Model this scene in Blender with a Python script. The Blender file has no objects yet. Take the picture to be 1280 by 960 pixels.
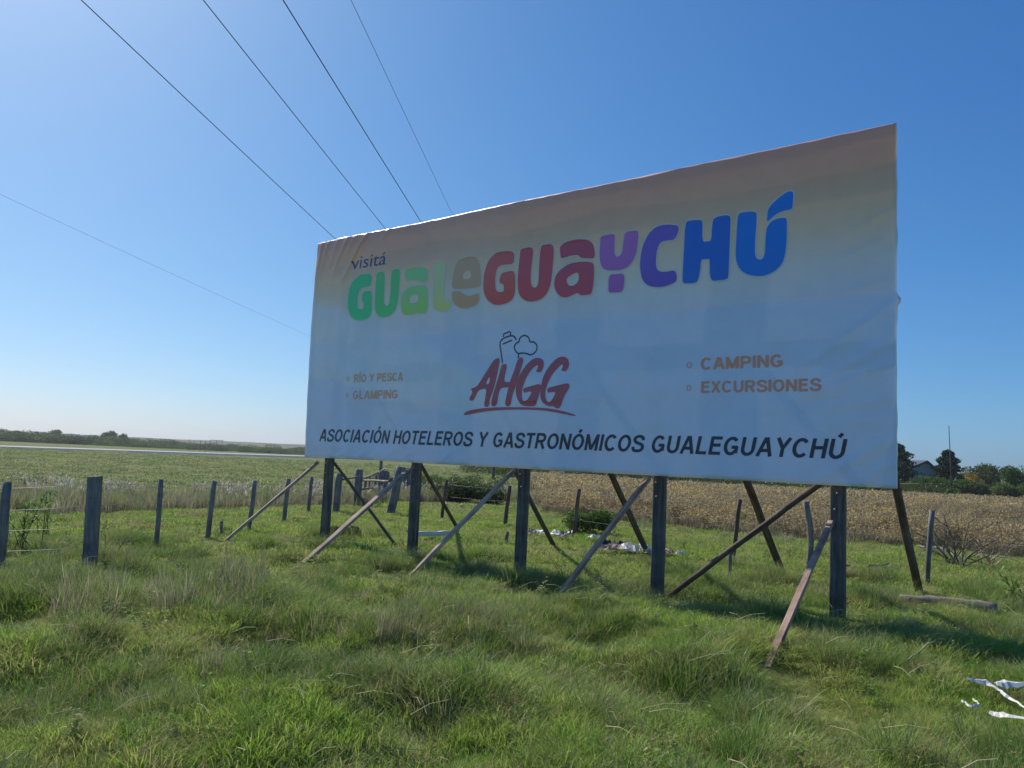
import bpy, bmesh, math, random
import numpy as np
from mathutils import Vector, Matrix, noise
from math import radians, sin, cos, pi, hypot, exp

random.seed(7)
RNG = np.random.default_rng(7)
S = bpy.context.scene
COL = S.collection

# ------------------------------------------------------------------ camera
CAM_H = 1.624
PITCH, ROLL, FPX = radians(5.345), radians(2.586), 1000.0
fw = Vector((0, cos(PITCH), sin(PITCH)))
rt0 = Vector((1, 0, 0)); up0 = rt0.cross(fw)
RT = cos(ROLL) * rt0 + sin(ROLL) * up0
UP = -sin(ROLL) * rt0 + cos(ROLL) * up0
cam_data = bpy.data.cameras.new('camera')
cam_data.sensor_width = 36.0
cam_data.lens = 36.0 * FPX / 1280.0
cam_data.clip_start = 0.05
cam_data.clip_end = 12000
cam = bpy.data.objects.new('camera', cam_data)
m = Matrix((RT, UP, -fw)).transposed().to_4x4()
m.translation = Vector((0, 0, CAM_H))
cam.matrix_world = m
COL.objects.link(cam)
S.camera = cam

# ------------------------------------------------------------------ sky, sun, exposure
SUN_EL, SUN_AZ = radians(43.5), radians(-40.5)      # azimuth from +Y, negative = to the left
w = bpy.data.worlds.new('World'); S.world = w; w.use_nodes = True
nt = w.node_tree; nt.nodes.clear()
sky = nt.nodes.new('ShaderNodeTexSky'); sky.sky_type = 'NISHITA'
sky.sun_disc = False; sky.sun_elevation = SUN_EL; sky.sun_rotation = SUN_AZ
sky.altitude = 20; sky.air_density = 0.8; sky.dust_density = 0.9; sky.ozone_density = 6.0
bg = nt.nodes.new('ShaderNodeBackground'); bg.inputs[1].default_value = 0.10
wo = nt.nodes.new('ShaderNodeOutputWorld')
# the camera's cool, contrasty rendering of the sky: a power curve per channel, the same in every direction
sep = nt.nodes.new('ShaderNodeSeparateColor'); com = nt.nodes.new('ShaderNodeCombineColor')
nt.links.new(sky.outputs[0], sep.inputs[0])
for i, (gam, gain) in enumerate(((1.20, 0.872), (0.91, 0.913), (0.67, 0.991))):
    pw = nt.nodes.new('ShaderNodeMath'); pw.operation = 'POWER'; pw.inputs[1].default_value = gam
    ml = nt.nodes.new('ShaderNodeMath'); ml.operation = 'MULTIPLY'; ml.inputs[1].default_value = gain * 10 * 0.1 ** gam
    nt.links.new(sep.outputs[i], pw.inputs[0]); nt.links.new(pw.outputs[0], ml.inputs[0]); nt.links.new(ml.outputs[0], com.inputs[i])
nt.links.new(com.outputs[0], bg.inputs[0]); nt.links.new(bg.outputs[0], wo.inputs[0])
sl = bpy.data.lights.new('sun', 'SUN'); sl.energy = 5.0; sl.angle = radians(0.55); sl.color = (1.0, 0.93, 0.80)
sun = bpy.data.objects.new('sun', sl)
sdir = Vector((sin(SUN_AZ) * cos(SUN_EL), cos(SUN_AZ) * cos(SUN_EL), sin(SUN_EL)))
sun.rotation_euler = sdir.to_track_quat('Z', 'Y').to_euler()
COL.objects.link(sun)
S.view_settings.view_transform = 'Standard'; S.view_settings.look = 'None'
S.view_settings.exposure = 0.0; S.view_settings.gamma = 1.0
S.cycles.max_bounces = 6; S.cycles.transparent_max_bounces = 6
S.cycles.use_denoising = True

# ------------------------------------------------------------------ terrain
def sstep(a, b, t):
    t = min(1.0, max(0.0, (t - a) / (b - a))); return t * t * (3 - 2 * t)
MOUNDS = []
def ground_z(x, y):
    z = -0.55 * sstep(28, 85, y) * sstep(-8, 25, x)
    d = math.hypot(x, y)
    k = 1 - sstep(30, 80, d)
    if k > 0:
        n1 = noise.noise(Vector((x * 0.33, y * 0.33, 3.1)))
        n2 = noise.noise(Vector((x * 0.9, y * 0.9, 7.7)))
        n3 = noise.noise(Vector((x * 2.3, y * 2.3, 1.7)))
        z += k * (0.08 * n1 + 0.13 * n2 + 0.07 * n3) * (0.45 + 0.55 * (1 - sstep(9, 16, d)))
    for (mx, my, mr, mh) in MOUNDS:
        q = ((x - mx) ** 2 + (y - my) ** 2) / (mr * mr)
        if q < 6: z += mh * exp(-q)
    if d > 130:
        z += 0.5 * sstep(130, 600, d) * noise.noise(Vector((x * 0.004, y * 0.004, 0.3)))
    return z
def ray(px, py):
    return fw + RT * ((px - 640) / FPX) - UP * ((py - 480) / FPX)
def at(px, py, z=0.0):
    r = ray(px, py); t = (z - CAM_H) / r.z
    return Vector((r.x * t, r.y * t, z))
def on_ground(px, py):
    """First point of the ground that the line of sight through (px, py) meets."""
    r = ray(px, py); a = 2.5; step = 0.04
    def gap(y):
        t = y / r.y; return CAM_H + r.z * t - ground_z(r.x * t, y)
    while gap(a) > 0 and a < 400: a += step * (1 + a * 0.02)
    lo, hi = a - step * (1 + a * 0.02), a
    for _ in range(18):
        mid = (lo + hi) / 2
        if gap(mid) > 0: lo = mid
        else: hi = mid
    t = hi / r.y; return Vector((r.x * t, hi, ground_z(r.x * t, hi)))
def at_depth(px, py, y):
    r = ray(px, py); t = y / r.y
    return Vector((r.x * t, y, CAM_H + r.z * t))

# ------------------------------------------------------------------ object helpers
def tag(o, label=None, cat=None, group=None, kind=None):
    if label: o['label'] = label
    if cat: o['category'] = cat
    if group: o['group'] = group
    if kind: o['kind'] = kind
    return o
def empty(name, loc, label=None, cat=None, group=None):
    o = bpy.data.objects.new(name, None); o.location = loc; o.empty_display_size = 0.2
    COL.objects.link(o); return tag(o, label, cat, group)
def link(o, parent=None):
    COL.objects.link(o)
    if parent is not None:
        o.parent = parent
        o.matrix_parent_inverse = pinv(parent)
    return o
def wmat(o):
    return o.matrix_basis.copy() if o.parent is None else wmat(o.parent) @ o.matrix_parent_inverse @ o.matrix_basis
def pinv(p): return wmat(p).inverted()
def mesh(name, verts, faces, mat=None, smooth=False):
    me = bpy.data.meshes.new(name); me.from_pydata([tuple(v) for v in verts], [], faces)
    if mat:
        for mm in (mat if isinstance(mat, (list, tuple)) else [mat]): me.materials.append(mm)
    if smooth: me.shade_smooth()
    me.update(); return me
def obj(name, me, parent=None, matrix=None):
    o = bpy.data.objects.new(name, me)
    if matrix is not None: o.matrix_basis = matrix
    return link(o, parent)

# ------------------------------------------------------------------ materials
def new_mat(name):
    mt = bpy.data.materials.new(name); mt.use_nodes = True
    n = mt.node_tree; n.nodes.clear()
    out = n.nodes.new('ShaderNodeOutputMaterial'); return mt, n, out
def N(n, typ, **kw):
    nd = n.nodes.new(typ)
    for k, v in kw.items(): setattr(nd, k, v)
    return nd
def noise_node(n, vec, scale, detail=4, rough=0.6):
    t = N(n, 'ShaderNodeTexNoise'); t.inputs['Scale'].default_value = scale
    t.inputs['Detail'].default_value = detail; t.inputs['Roughness'].default_value = rough
    if vec is not None: n.links.new(vec, t.inputs['Vector'])
    return t
def ramp(n, fac, stops):
    r = N(n, 'ShaderNodeValToRGB'); el = r.color_ramp.elements
    while len(el) < len(stops): el.new(0.5)
    for e, (p, c) in zip(el, stops): e.position = p; e.color = (*c, 1) if len(c) == 3 else c
    n.links.new(fac, r.inputs[0]); return r
def mixc(n, fac, a, b, mode='MIX'):
    x = N(n, 'ShaderNodeMix', data_type='RGBA', blend_type=mode)
    for sock, v in ((x.inputs[0], fac), (x.inputs[6], a), (x.inputs[7], b)):
        if hasattr(v, 'is_linked') or hasattr(v, 'links'): n.links.new(v, sock)
        elif isinstance(v, (int, float)): sock.default_value = v
        else: sock.default_value = (*v, 1) if len(v) == 3 else v
    return x.outputs[2]
def principled(n, out, col, rough=0.7, bump=None, bs=0.3, bd=0.01, spec=0.3):
    p = N(n, 'ShaderNodeBsdfPrincipled'); p.inputs['Roughness'].default_value = rough
    p.inputs['Specular IOR Level'].default_value = spec
    if hasattr(col, 'links'): n.links.new(col, p.inputs['Base Color'])
    else: p.inputs['Base Color'].default_value = (*col, 1)
    if bump is not None:
        b = N(n, 'ShaderNodeBump'); b.inputs['Strength'].default_value = bs; b.inputs['Distance'].default_value = bd
        n.links.new(bump, b.inputs['Height']); n.links.new(b.outputs[0], p.inputs['Normal'])
    n.links.new(p.outputs[0], out.inputs[0]); return p
def plain(name, col, rough=0.7, var=0.25, scale=8, bs=0.2):
    mt, n, out = new_mat(name); tc = N(n, 'ShaderNodeTexCoord')
    t = noise_node(n, tc.outputs['Object'], scale)
    d = tuple(c * (1 - var) for c in col); l = tuple(min(1, c * (1 + var)) for c in col)
    r = ramp(n, t.outputs[0], [(0.3, d), (0.7, l)])
    principled(n, out, r.outputs[0], rough, t.outputs[0], bs); return mt
def wood(name, a, b, c, zs=1.5):
    mt, n, out = new_mat(name); tc = N(n, 'ShaderNodeTexCoord')
    mp = N(n, 'ShaderNodeMapping'); mp.inputs['Scale'].default_value = (24, 24, zs)
    n.links.new(tc.outputs['Object'], mp.inputs[0])
    oi = N(n, 'ShaderNodeObjectInfo'); ad = N(n, 'ShaderNodeVectorMath', operation='ADD')
    ml = N(n, 'ShaderNodeVectorMath', operation='SCALE'); ml.inputs[0].default_value = (37, 21, 53)
    n.links.new(oi.outputs['Random'], ml.inputs['Scale']); n.links.new(mp.outputs[0], ad.inputs[0]); n.links.new(ml.outputs[0], ad.inputs[1])
    t = noise_node(n, ad.outputs[0], 1.0, 6, 0.65)
    t2 = noise_node(n, tc.outputs['Object'], 3.0, 4, 0.6)
    r = ramp(n, t.outputs[0], [(0.32, a), (0.5, b), (0.68, c)])
    st = ramp(n, t2.outputs[0], [(0.35, (0.55, 0.55, 0.55)), (0.65, (1.1, 1.08, 1.05))])
    col = mixc(n, 1.0, r.outputs[0], st.outputs[0], 'MULTIPLY')
    principled(n, out, col, 0.85, t.outputs[0], 0.7, 0.006, 0.15); return mt
def leaf_mat(name, root, lo, hi, dry=None, dry_amt=0.3, scale=0.6, trans=0.4):
    """Two-sided leaves: root-to-tip colour (attribute h), patches over the ground and a random tint per clump."""
    mt, n, out = new_mat(name)
    geo = N(n, 'ShaderNodeNewGeometry'); oi = N(n, 'ShaderNodeObjectInfo')
    at_ = N(n, 'ShaderNodeAttribute', attribute_name='h'); at_r = N(n, 'ShaderNodeAttribute', attribute_name='r')
    t = noise_node(n, geo.outputs['Position'], scale, 5, 0.65)
    m1 = N(n, 'ShaderNodeMath', operation='MULTIPLY_ADD'); n.links.new(oi.outputs['Random'], m1.inputs[0]); m1.inputs[1].default_value = 0.34; m1.inputs[2].default_value = -0.17
    m2 = N(n, 'ShaderNodeMath', operation='ADD'); n.links.new(t.outputs[0], m2.inputs[0]); n.links.new(m1.outputs[0], m2.inputs[1])
    m3 = N(n, 'ShaderNodeMath', operation='MULTIPLY_ADD'); n.links.new(at_r.outputs['Fac'], m3.inputs[0]); m3.inputs[1].default_value = 0.2; n.links.new(m2.outputs[0], m3.inputs[2])
    c = ramp(n, m3.outputs[0], [(0.42, lo), (0.75, hi)]).outputs[0]
    if dry:
        t2 = noise_node(n, geo.outputs['Position'], scale * 1.7, 4, 0.7)
        m4 = N(n, 'ShaderNodeMath', operation='MULTIPLY_ADD'); n.links.new(at_r.outputs['Fac'], m4.inputs[0]); m4.inputs[1].default_value = 0.35; n.links.new(t2.outputs[0], m4.inputs[2])
        f = ramp(n, m4.outputs[0], [(0.86 - dry_amt, (0, 0, 0)), (1.0 - dry_amt * 0.8, (1, 1, 1))])
        c = mixc(n, f.outputs[0], c, dry)
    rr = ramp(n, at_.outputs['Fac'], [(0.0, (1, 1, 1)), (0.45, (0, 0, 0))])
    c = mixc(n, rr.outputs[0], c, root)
    d = N(n, 'ShaderNodeBsdfDiffuse'); tr = N(n, 'ShaderNodeBsdfTranslucent'); mx = N(n, 'ShaderNodeMixShader'); mx.inputs[0].default_value = trans
    g = N(n, 'ShaderNodeBsdfGlossy'); g.inputs['Roughness'].default_value = 0.45; g.inputs['Color'].default_value = (0.8, 0.85, 0.9, 1)
    mg = N(n, 'ShaderNodeMixShader'); mg.inputs[0].default_value = 0.015
    n.links.new(c, d.inputs[0]); n.links.new(c, tr.inputs[0])
    n.links.new(d.outputs[0], mx.inputs[1]); n.links.new(tr.outputs[0], mx.inputs[2])
    n.links.new(mx.outputs[0], mg.inputs[1]); n.links.new(g.outputs[0], mg.inputs[2])
    n.links.new(mg.outputs[0], out.inputs[0]); return mt

M_GREYWOOD = wood('weathered_grey_wood', (0.07, 0.065, 0.06), (0.15, 0.14, 0.13), (0.24, 0.225, 0.205))
M_DARKWOOD = wood('dark_weathered_wood', (0.13, 0.12, 0.12), (0.24, 0.23, 0.23), (0.36, 0.34, 0.34))
M_PALEWOOD = wood('pale_sawn_wood', (0.27, 0.20, 0.16), (0.46, 0.36, 0.29), (0.60, 0.50, 0.42))
M_REDWOOD = wood('reddish_sawn_wood', (0.24, 0.15, 0.11), (0.42, 0.28, 0.22), (0.58, 0.42, 0.34))
M_YELLOWWOOD = wood('yellow_new_wood', (0.35, 0.24, 0.10), (0.50, 0.36, 0.16), (0.62, 0.47, 0.25))
M_BROWNWOOD = wood('brown_rough_wood', (0.07, 0.052, 0.045), (0.14, 0.105, 0.09), (0.22, 0.17, 0.145))
M_WIRE = plain('galvanised_wire', (0.25, 0.25, 0.25), 0.5, 0.1)
M_CABLE = plain('black_cable', (0.03, 0.035, 0.045), 0.6, 0.1)
M_WHITE_PLASTIC = plain('white_plastic', (0.66, 0.65, 0.63), 0.45, 0.12, 6)
M_BLACK_PLASTIC = plain('black_plastic', (0.02, 0.022, 0.028), 0.4, 0.2, 6)
M_GREY_RUBBLE = plain('grey_rubble', (0.30, 0.27, 0.25), 0.9, 0.4, 12)
M_RED_SCRAP = plain('faded_red_scrap', (0.30, 0.21, 0.18), 0.8, 0.3, 10)

# ------------------------------------------------------------------ ground sheet
def line_side(p0, p1, x, y):     # signed distance to the left of p0 -> p1
    dx, dy = p1[0] - p0[0], p1[1] - p0[1]
    return (-(x - p0[0]) * dy + (y - p0[1]) * dx) / hypot(dx, dy)
CROP_EDGE = [(1.0, 24.0), (5.3, 20.6), (10.0, 17.9), (40.0, 3.0)]
def edge_y(x):
    if x < CROP_EDGE[0][0]: return 24.0
    for (a, b), (c, d) in zip(CROP_EDGE, CROP_EDGE[1:]):
        if x <= c: return b + (d - b) * (x - a) / (c - a)
    return 3.0
def in_crop(x, y):
    e = edge_y(x) + 0.5 * noise.noise(Vector((x * 0.5, y * 0.5, 9)))
    lx = 0.7 + 0.012 * y + 0.5 * noise.noise(Vector((x * 0.3, y * 0.3, 4)))
    return min(sstep(-0.2, 0.9, y - e), sstep(-0.2, 1.2, x - lx)) * (1 - sstep(78, 80, y))
def dry_strip(x, y):
    e = 17.2 + (x + 9.5) * 1.45 if x > -9.5 else 17.2 + (x + 9.5) * 0.25
    if x > 0.6: return 0.0
    s = (y - e + 0.8 * noise.noise(Vector((x * 0.5, y * 0.5, 2)))) / 1.5
    return sstep(-0.2, 0.6, s) * (1 - sstep(3.4, 4.8, s))
def build_ground():
    nx, ny = 380, 420
    xs = [26 * math.sinh(3.0 * 1.9 * (i / (nx - 1) * 2 - 1)) / math.sinh(1.9) / 1.0 for i in range(nx)]
    xs = [x for x in xs]
    ys = []
    for j in range(ny):
        t = j / (ny - 1); ys.append(-6 + 14.0 * math.sinh(6.35 * t) / 1.0 * 0.98 if t > 0 else -6)
    verts = np.zeros((nx * ny, 3), np.float32); dry = np.zeros(nx * ny, np.float32); crop = np.zeros(nx * ny, np.float32)
    k = 0
    for y in ys:
        for x in xs:
            verts[k] = (x, y, ground_z(x, y))
            if y < 85 and -40 < x < 90: dry[k] = dry_strip(x, y); crop[k] = in_crop(x, y)
            k += 1
    idx = np.arange(nx * ny).reshape(ny, nx)
    f = np.stack([idx[:-1, :-1], idx[:-1, 1:], idx[1:, 1:], idx[1:, :-1]], -1).reshape(-1, 4)
    me = bpy.data.meshes.new('ground'); me.from_pydata(verts.tolist(), [], f.tolist())
    for nm, a in (('dry', dry), ('crop', crop)):
        at_ = me.attributes.new(nm, 'FLOAT', 'POINT'); at_.data.foreach_set('value', a)
    me.shade_smooth()
    mt, n, out = new_mat('pasture_ground')
    geo = N(n, 'ShaderNodeNewGeometry')
    t1 = noise_node(n, geo.outputs['Position'], 0.05, 8, 0.7)
    t2 = noise_node(n, geo.outputs['Position'], 1.2, 8, 0.75)
    t3 = noise_node(n, geo.outputs['Position'], 9.0, 6, 0.8)
    c1 = ramp(n, t1.outputs[0], [(0.35, (0.12, 0.15, 0.05)), (0.65, (0.18, 0.195, 0.085))]).outputs[0]
    c2 = ramp(n, t2.outputs[0], [(0.3, (0.55, 0.55, 0.5)), (0.7, (1.3, 1.3, 1.2))]).outputs[0]
    c = mixc(n, 0.8, c1, c2, 'MULTIPLY')
    ad = N(n, 'ShaderNodeAttribute', attribute_name='dry'); ac = N(n, 'ShaderNodeAttribute', attribute_name='crop')
    dc = ramp(n, t3.outputs[0], [(0.3, (0.07, 0.055, 0.035)), (0.7, (0.20, 0.165, 0.11))]).outputs[0]
    c = mixc(n, ad.outputs['Fac'], c, dc)
    cc = ramp(n, t3.outputs[0], [(0.3, (0.10, 0.075, 0.045)), (0.7, (0.26, 0.19, 0.10))]).outputs[0]
    c = mixc(n, ac.outputs['Fac'], c, cc)
    principled(n, out, c, 0.95, t3.outputs[0], 0.6, 0.05, 0.05)
    me.materials.append(mt)
    return tag(obj('ground', me), kind='structure')
for (px, py, mr, mh) in [(330, 755, 0.55, 0.16), (470, 790, 0.5, 0.08), (600, 790, 0.8, 0.09), (740, 770, 0.6, 0.10),
                         (900, 840, 0.7, 0.07), (30, 745, 0.8, 0.10), (180, 760, 0.7, 0.10), (560, 880, 0.5, 0.05)]:
    p = at(px, py); MOUNDS.append((p.x, p.y, mr, mh))
for (px, py, mr, mh) in [(330, 808, 0.40, -0.20), (20, 775, .45, -.16), (650, 745, .4, -.10), (450, 830, .35, -.14), (590, 825, .35, -.14), (545, 905, .22, -.10), (860, 868, .4, -.13), (1090, 812, .4, -.12), (1010, 875, 0.5, -0.08), (800, 850, 0.6, -0.08), (110, 880, .3, -.10), (1240, 840, .35, -.12), (750, 805, .4, -.10)]:
    p = at(px, py); MOUNDS.append((p.x, p.y, mr, mh))
for (px, py, mr, mh) in ((963, 842, .45, -0.05),):
    p = at(px, py); MOUNDS.append((p.x, p.y, mr, mh))
build_ground()

# ------------------------------------------------------------------ beams
def beam_mesh(name, L, wx, wy, mat, segs=6, jit=0.006, taper=1.0, bend=0.0, seed=0, round_=False):
    rnd = random.Random(seed); verts = []; faces = []
    if round_: sec = [(cos(a * pi / 4) * 0.5, sin(a * pi / 4) * 0.5) for a in range(8)]
    else:
        b = 0.42
        sec = [(-0.5, -b), (-b, -0.5), (b, -0.5), (0.5, -b), (0.5, b), (b, 0.5), (-b, 0.5), (-0.5, b)]
    k = len(sec)
    for i in range(segs + 1):
        t = i / segs; s = 1 + (taper - 1) * t
        ox = bend * sin(pi * t) + rnd.uniform(-jit, jit); oy = rnd.uniform(-jit, jit)
        for (a, c) in sec:
            q = 1 + rnd.uniform(-jit, jit) * 3
            verts.append((a * wx * s * q + ox, c * wy * s * q + oy, t * L + (rnd.uniform(-jit, jit) * 1.5 if i in (0, segs) else 0)))
    for i in range(segs):
        for j in range(k):
            a = i * k + j; b2 = i * k + (j + 1) % k
            faces.append((a, b2, b2 + k, a + k))
    faces.append(tuple(range(k))[::-1]); faces.append(tuple(segs * k + j for j in range(k)))
    return mesh(name, verts, faces, mat, round_)
SEED = [100]
def beam(name, p0, p1, wx, wy, mat, parent=None, xdir=None, **kw):
    """Timber from p0 to p1; local z runs along it, local x towards xdir."""
    SEED[0] += 1
    p0, p1 = Vector(p0), Vector(p1); z = (p1 - p0); L = z.length; z.normalize()
    xd = Vector(xdir) if xdir is not None else (Vector((1, 0, 0)) if abs(z.x) < 0.9 else Vector((0, 1, 0)))
    x = (xd - z * xd.dot(z)).normalized(); y = z.cross(x)
    M = Matrix((x, y, z)).transposed().to_4x4(); M.translation = p0
    return obj(name, beam_mesh(name, L, wx, wy, mat, seed=SEED[0], **kw), parent, M)
def tube(name, pts, r, mat, parent=None, k=5, taper=None, closed=False):
    verts, faces = tube_data(pts, r, k, taper); return obj(name, mesh(name, verts, faces, mat, True), parent)
def tube_data(pts, r, k=5, taper=None, base=0):
    verts, faces = [], []; pts = [Vector(p) for p in pts]; n = len(pts)
    for i, p in enumerate(pts):
        d = (pts[min(i + 1, n - 1)] - pts[max(i - 1, 0)]).normalized()
        u = d.cross(Vector((0, 0, 1)))
        if u.length < 0.1: u = d.cross(Vector((1, 0, 0)))
        u.normalize(); v = d.cross(u); rr = r * (1 + ((taper or 1) - 1) * i / max(1, n - 1))
        for j in range(k):
            a = 2 * pi * j / k; verts.append(p + (u * cos(a) + v * sin(a)) * rr)
    for i in range(n - 1):
        for j in range(k):
            a = base + i * k + j; b = base + i * k + (j + 1) % k; faces.append((a, b, b + k, a + k))
    faces.append(tuple(base + j for j in range(k))[::-1]); faces.append(tuple(base + (n - 1) * k + j for j in range(k)))
    return verts, faces

# ------------------------------------------------------------------ billboard
BO = Vector((-3.738, 14.837, 1.504)); YAW = radians(-38.605); BL, BH = 10.066, 4.0
BU = Vector((cos(YAW), sin(YAW), 0)); BN = Vector((BU.y, -BU.x, 0)); BZ = Vector((0, 0, 1))     # BN faces the road
if BN.y > 0: BN = -BN
def bp(u, v, d=0.0): return BO + BU * u + BZ * v + BN * d
def fold(u, v, u0, v0, ang, ln, wd, amp):
    dx, dy = u - u0, v - v0; a = dx * cos(ang) + dy * sin(ang); b = -dx * sin(ang) + dy * cos(ang)
    if a < -0.1 or a > ln: return 0
    return amp * exp(-(b / wd) ** 2) * sstep(-0.1, 0.15, a) * (1 - sstep(ln * 0.3, ln, a))
FOLDS = []
for (u0, ang, ln, amp) in [(0.35, -108, 0.9, .018), (0.62, -112, 0.7, .014), (0.9, -120, 1.0, .02), (1.12, -124, .8, .016), (1.42, -128, 1.3, .026), (1.95, -130, .6, .012), (0.15, -100, .8, .015)]:
    FOLDS.append((u0, 4.02, radians(ang), ln, 0.032, amp * 1.6))
for (v0, ang, ln, amp, wd) in [(3.05, 205, 1.0, .014, .03), (2.75, 200, 1.0, .010, .03), (2.25, 190, .9, .014, .04), (2.0, 214, 1.8, .02, .05), (1.6, 210, 1.6, .018, .05), (1.35, 202, 1.7, .016, .04),
                               (0.95, 188, 1.4, .014, .04), (0.75, 186, 1.1, .012, .035), (0.55, 212, 1.5, .022, .045), (0.3, 218, .8, .014, .03)]:
    FOLDS.append((BL, v0, radians(ang), ln, wd, amp * 0.65))
for i in range(7): FOLDS.append((0.02, 0.95 - i * 0.1, radians(-38 - i * 3), 1.3, 0.025, 0.009))
for i in range(8): FOLDS.append((0.9 + i * 0.42 + random.uniform(-.1, .1), -0.02, radians(35 + random.uniform(-12, 12)), 0.5, 0.03, 0.010))
for i in range(12): FOLDS.append((4.6 + i * 0.45, -0.02, radians(random.choice([25, 150]) + random.uniform(-10, 10)), 0.4, 0.03, 0.006))
def bow(v): return -0.055 * sin(pi * min(1, max(0, v / BH)) * 0.9)
def banner_d(u, v):
    d = 0.010
    d += 0.030 * noise.noise(Vector((u * 0.55, v * 0.7, 5))) + 0.008 * noise.noise(Vector((u * 1.6 + v * 0.9, v * 2.2, 2)))
    d += 0.0035 * noise.noise(Vector((u * 5 + v * 3, v * 7, 8)))
    for f in FOLDS: d += fold(u, v, *f)
    for vs in (0.97, 2.11, 3.25):                       # welded seams between the printed strips
        d += 0.004 / (1 + exp(-(v - vs - 0.02 * sin(u)) * 120)) + 0.005 * exp(-((v - vs) / 0.012) ** 2)
    e = min(v, BH - v, 0.4) / 0.4
    return 0.02 + d
def bw(u, v, off=0.0):
    e = max(0, 1 - u / 1.5)
    return bp(u + bow(v) * e, v, banner_d(u, v) + off)

bill = empty('billboard', (BO + BU * BL / 2).xy.to_3d(), 'large tourism billboard with rainbow lettering, standing on braced wooden posts in grass', 'billboard')
bill_posts_u = [0.49, 2.73, 4.96, 7.19, 9.43]
# vinyl sheet, wrapped round the frame at its four edges
def build_banner():
    nu, nv = 250, 100
    us = [BL * i / nu for i in range(nu + 1)]; vs = [BH * j / nv for j in range(nv + 1)]
    V = []; F = []
    rnd = random.Random(3)
    grid = {}
    for j in range(-2, nv + 3):
        for i in range(-2, nu + 3):
            ii = min(max(i, 0), nu); jj = min(max(j, 0), nv)
            u, v = us[ii], vs[jj]; p = bw(u, v)
            if i in (-2, nu + 2) or j in (-2, nv + 2):
                p = p - BN * 0.032
            elif i in (-1, nu + 1) or j in (-1, nv + 1):
                p = p - BN * 0.015
            rg = 0.010 if 0.2 < u < 3.2 else 0.003
            if j > nv: p = p + BZ * (0.008 + rg * noise.noise(Vector((u * 7, 0, 1))) + 0.012 * max(0, noise.noise(Vector((u * 2.2, 4, 1)))) * (1 if u < 4 else 0.2))
            if j < 0: p = p - BZ * 0.012
            if i < 0: p = p - BU * 0.012
            if i > nu:
                p = p + BU * (0.012 + 0.02 * max(0, noise.noise(Vector((0, v * 3.5, 6)))) + 0.05 * exp(-((v - 2.02) / 0.05) ** 2))
            grid[i, j] = len(V); V.append(p)
    for j in range(-2, nv + 2):
        for i in range(-2, nu + 2):
            F.append((grid[i, j], grid[i + 1, j], grid[i + 1, j + 1], grid[i, j + 1]))
    me = mesh('banner', V, F, None, True)
    a = me.attributes.new('bv', 'FLOAT_VECTOR', 'POINT'); flat = []
    for j in range(-2, nv + 3):
        for i in range(-2, nu + 3):
            o_ = 1.0 if (i < 0 or i > nu or j < 0 or j > nv) else 0.0
            flat += [us[min(max(i, 0), nu)], vs[min(max(j, 0), nv)], o_]
    a.data.foreach_set('vector', flat)
    mt, n, out = new_mat('printed_vinyl')
    ar = N(n, 'ShaderNodeAttribute', attribute_name='bv'); sp = N(n, 'ShaderNodeSeparateXYZ'); n.links.new(ar.outputs['Vector'], sp.inputs[0])
    mr = N(n, 'ShaderNodeMapRange'); mr.inputs[1].default_value = 0; mr.inputs[2].default_value = BH
    ns = noise_node(n, ar.outputs['Vector'], 0.35, 2, 0.5)
    ma = N(n, 'ShaderNodeMath', operation='MULTIPLY_ADD'); n.links.new(ns.outputs[0], ma.inputs[0]); ma.inputs[1].default_value = 0.16
    n.links.new(sp.outputs[1], ma.inputs[2]); mb = N(n, 'ShaderNodeMath', operation='SUBTRACT'); n.links.new(ma.outputs[0], mb.inputs[0]); mb.inputs[1].default_value = 0.08
    n.links.new(mb.outputs[0], mr.inputs[0])
    c = ramp(n, mr.outputs[0], [(0.0, PRINT[0]), (0.525, PRINT[1]), (0.535, (0.84, 0.82, 0.86)), (0.63, PRINT[2]), (0.75, PRINT[3]), (0.88, PRINT[4]), (1.0, PRINT[5])]).outputs[0]
    # sunlit wedge at lower left, painted into the vinyl colour as pale band
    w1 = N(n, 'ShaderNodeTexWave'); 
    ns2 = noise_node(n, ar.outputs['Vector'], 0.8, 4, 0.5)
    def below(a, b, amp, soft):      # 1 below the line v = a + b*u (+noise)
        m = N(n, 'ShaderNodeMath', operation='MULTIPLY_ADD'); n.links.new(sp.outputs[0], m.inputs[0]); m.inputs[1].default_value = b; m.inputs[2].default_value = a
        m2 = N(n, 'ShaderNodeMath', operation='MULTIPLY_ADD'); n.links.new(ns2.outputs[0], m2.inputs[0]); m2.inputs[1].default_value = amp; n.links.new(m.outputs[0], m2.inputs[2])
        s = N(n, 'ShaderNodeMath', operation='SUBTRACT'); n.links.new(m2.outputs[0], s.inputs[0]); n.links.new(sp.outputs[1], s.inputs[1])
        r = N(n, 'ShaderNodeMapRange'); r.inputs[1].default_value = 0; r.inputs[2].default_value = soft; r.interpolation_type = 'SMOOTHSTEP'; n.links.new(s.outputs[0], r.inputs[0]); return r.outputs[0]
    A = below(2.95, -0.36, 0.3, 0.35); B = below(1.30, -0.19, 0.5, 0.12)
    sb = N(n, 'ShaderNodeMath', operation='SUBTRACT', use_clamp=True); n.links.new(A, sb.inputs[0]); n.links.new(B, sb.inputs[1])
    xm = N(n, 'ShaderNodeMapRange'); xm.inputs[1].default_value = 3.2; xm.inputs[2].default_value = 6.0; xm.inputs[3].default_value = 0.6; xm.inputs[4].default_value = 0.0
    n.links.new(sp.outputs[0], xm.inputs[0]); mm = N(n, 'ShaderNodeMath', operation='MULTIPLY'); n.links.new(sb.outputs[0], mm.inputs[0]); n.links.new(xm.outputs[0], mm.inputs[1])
    c = mixc(n, mm.outputs[0], c, (0.92, 0.93, 0.92))
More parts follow.
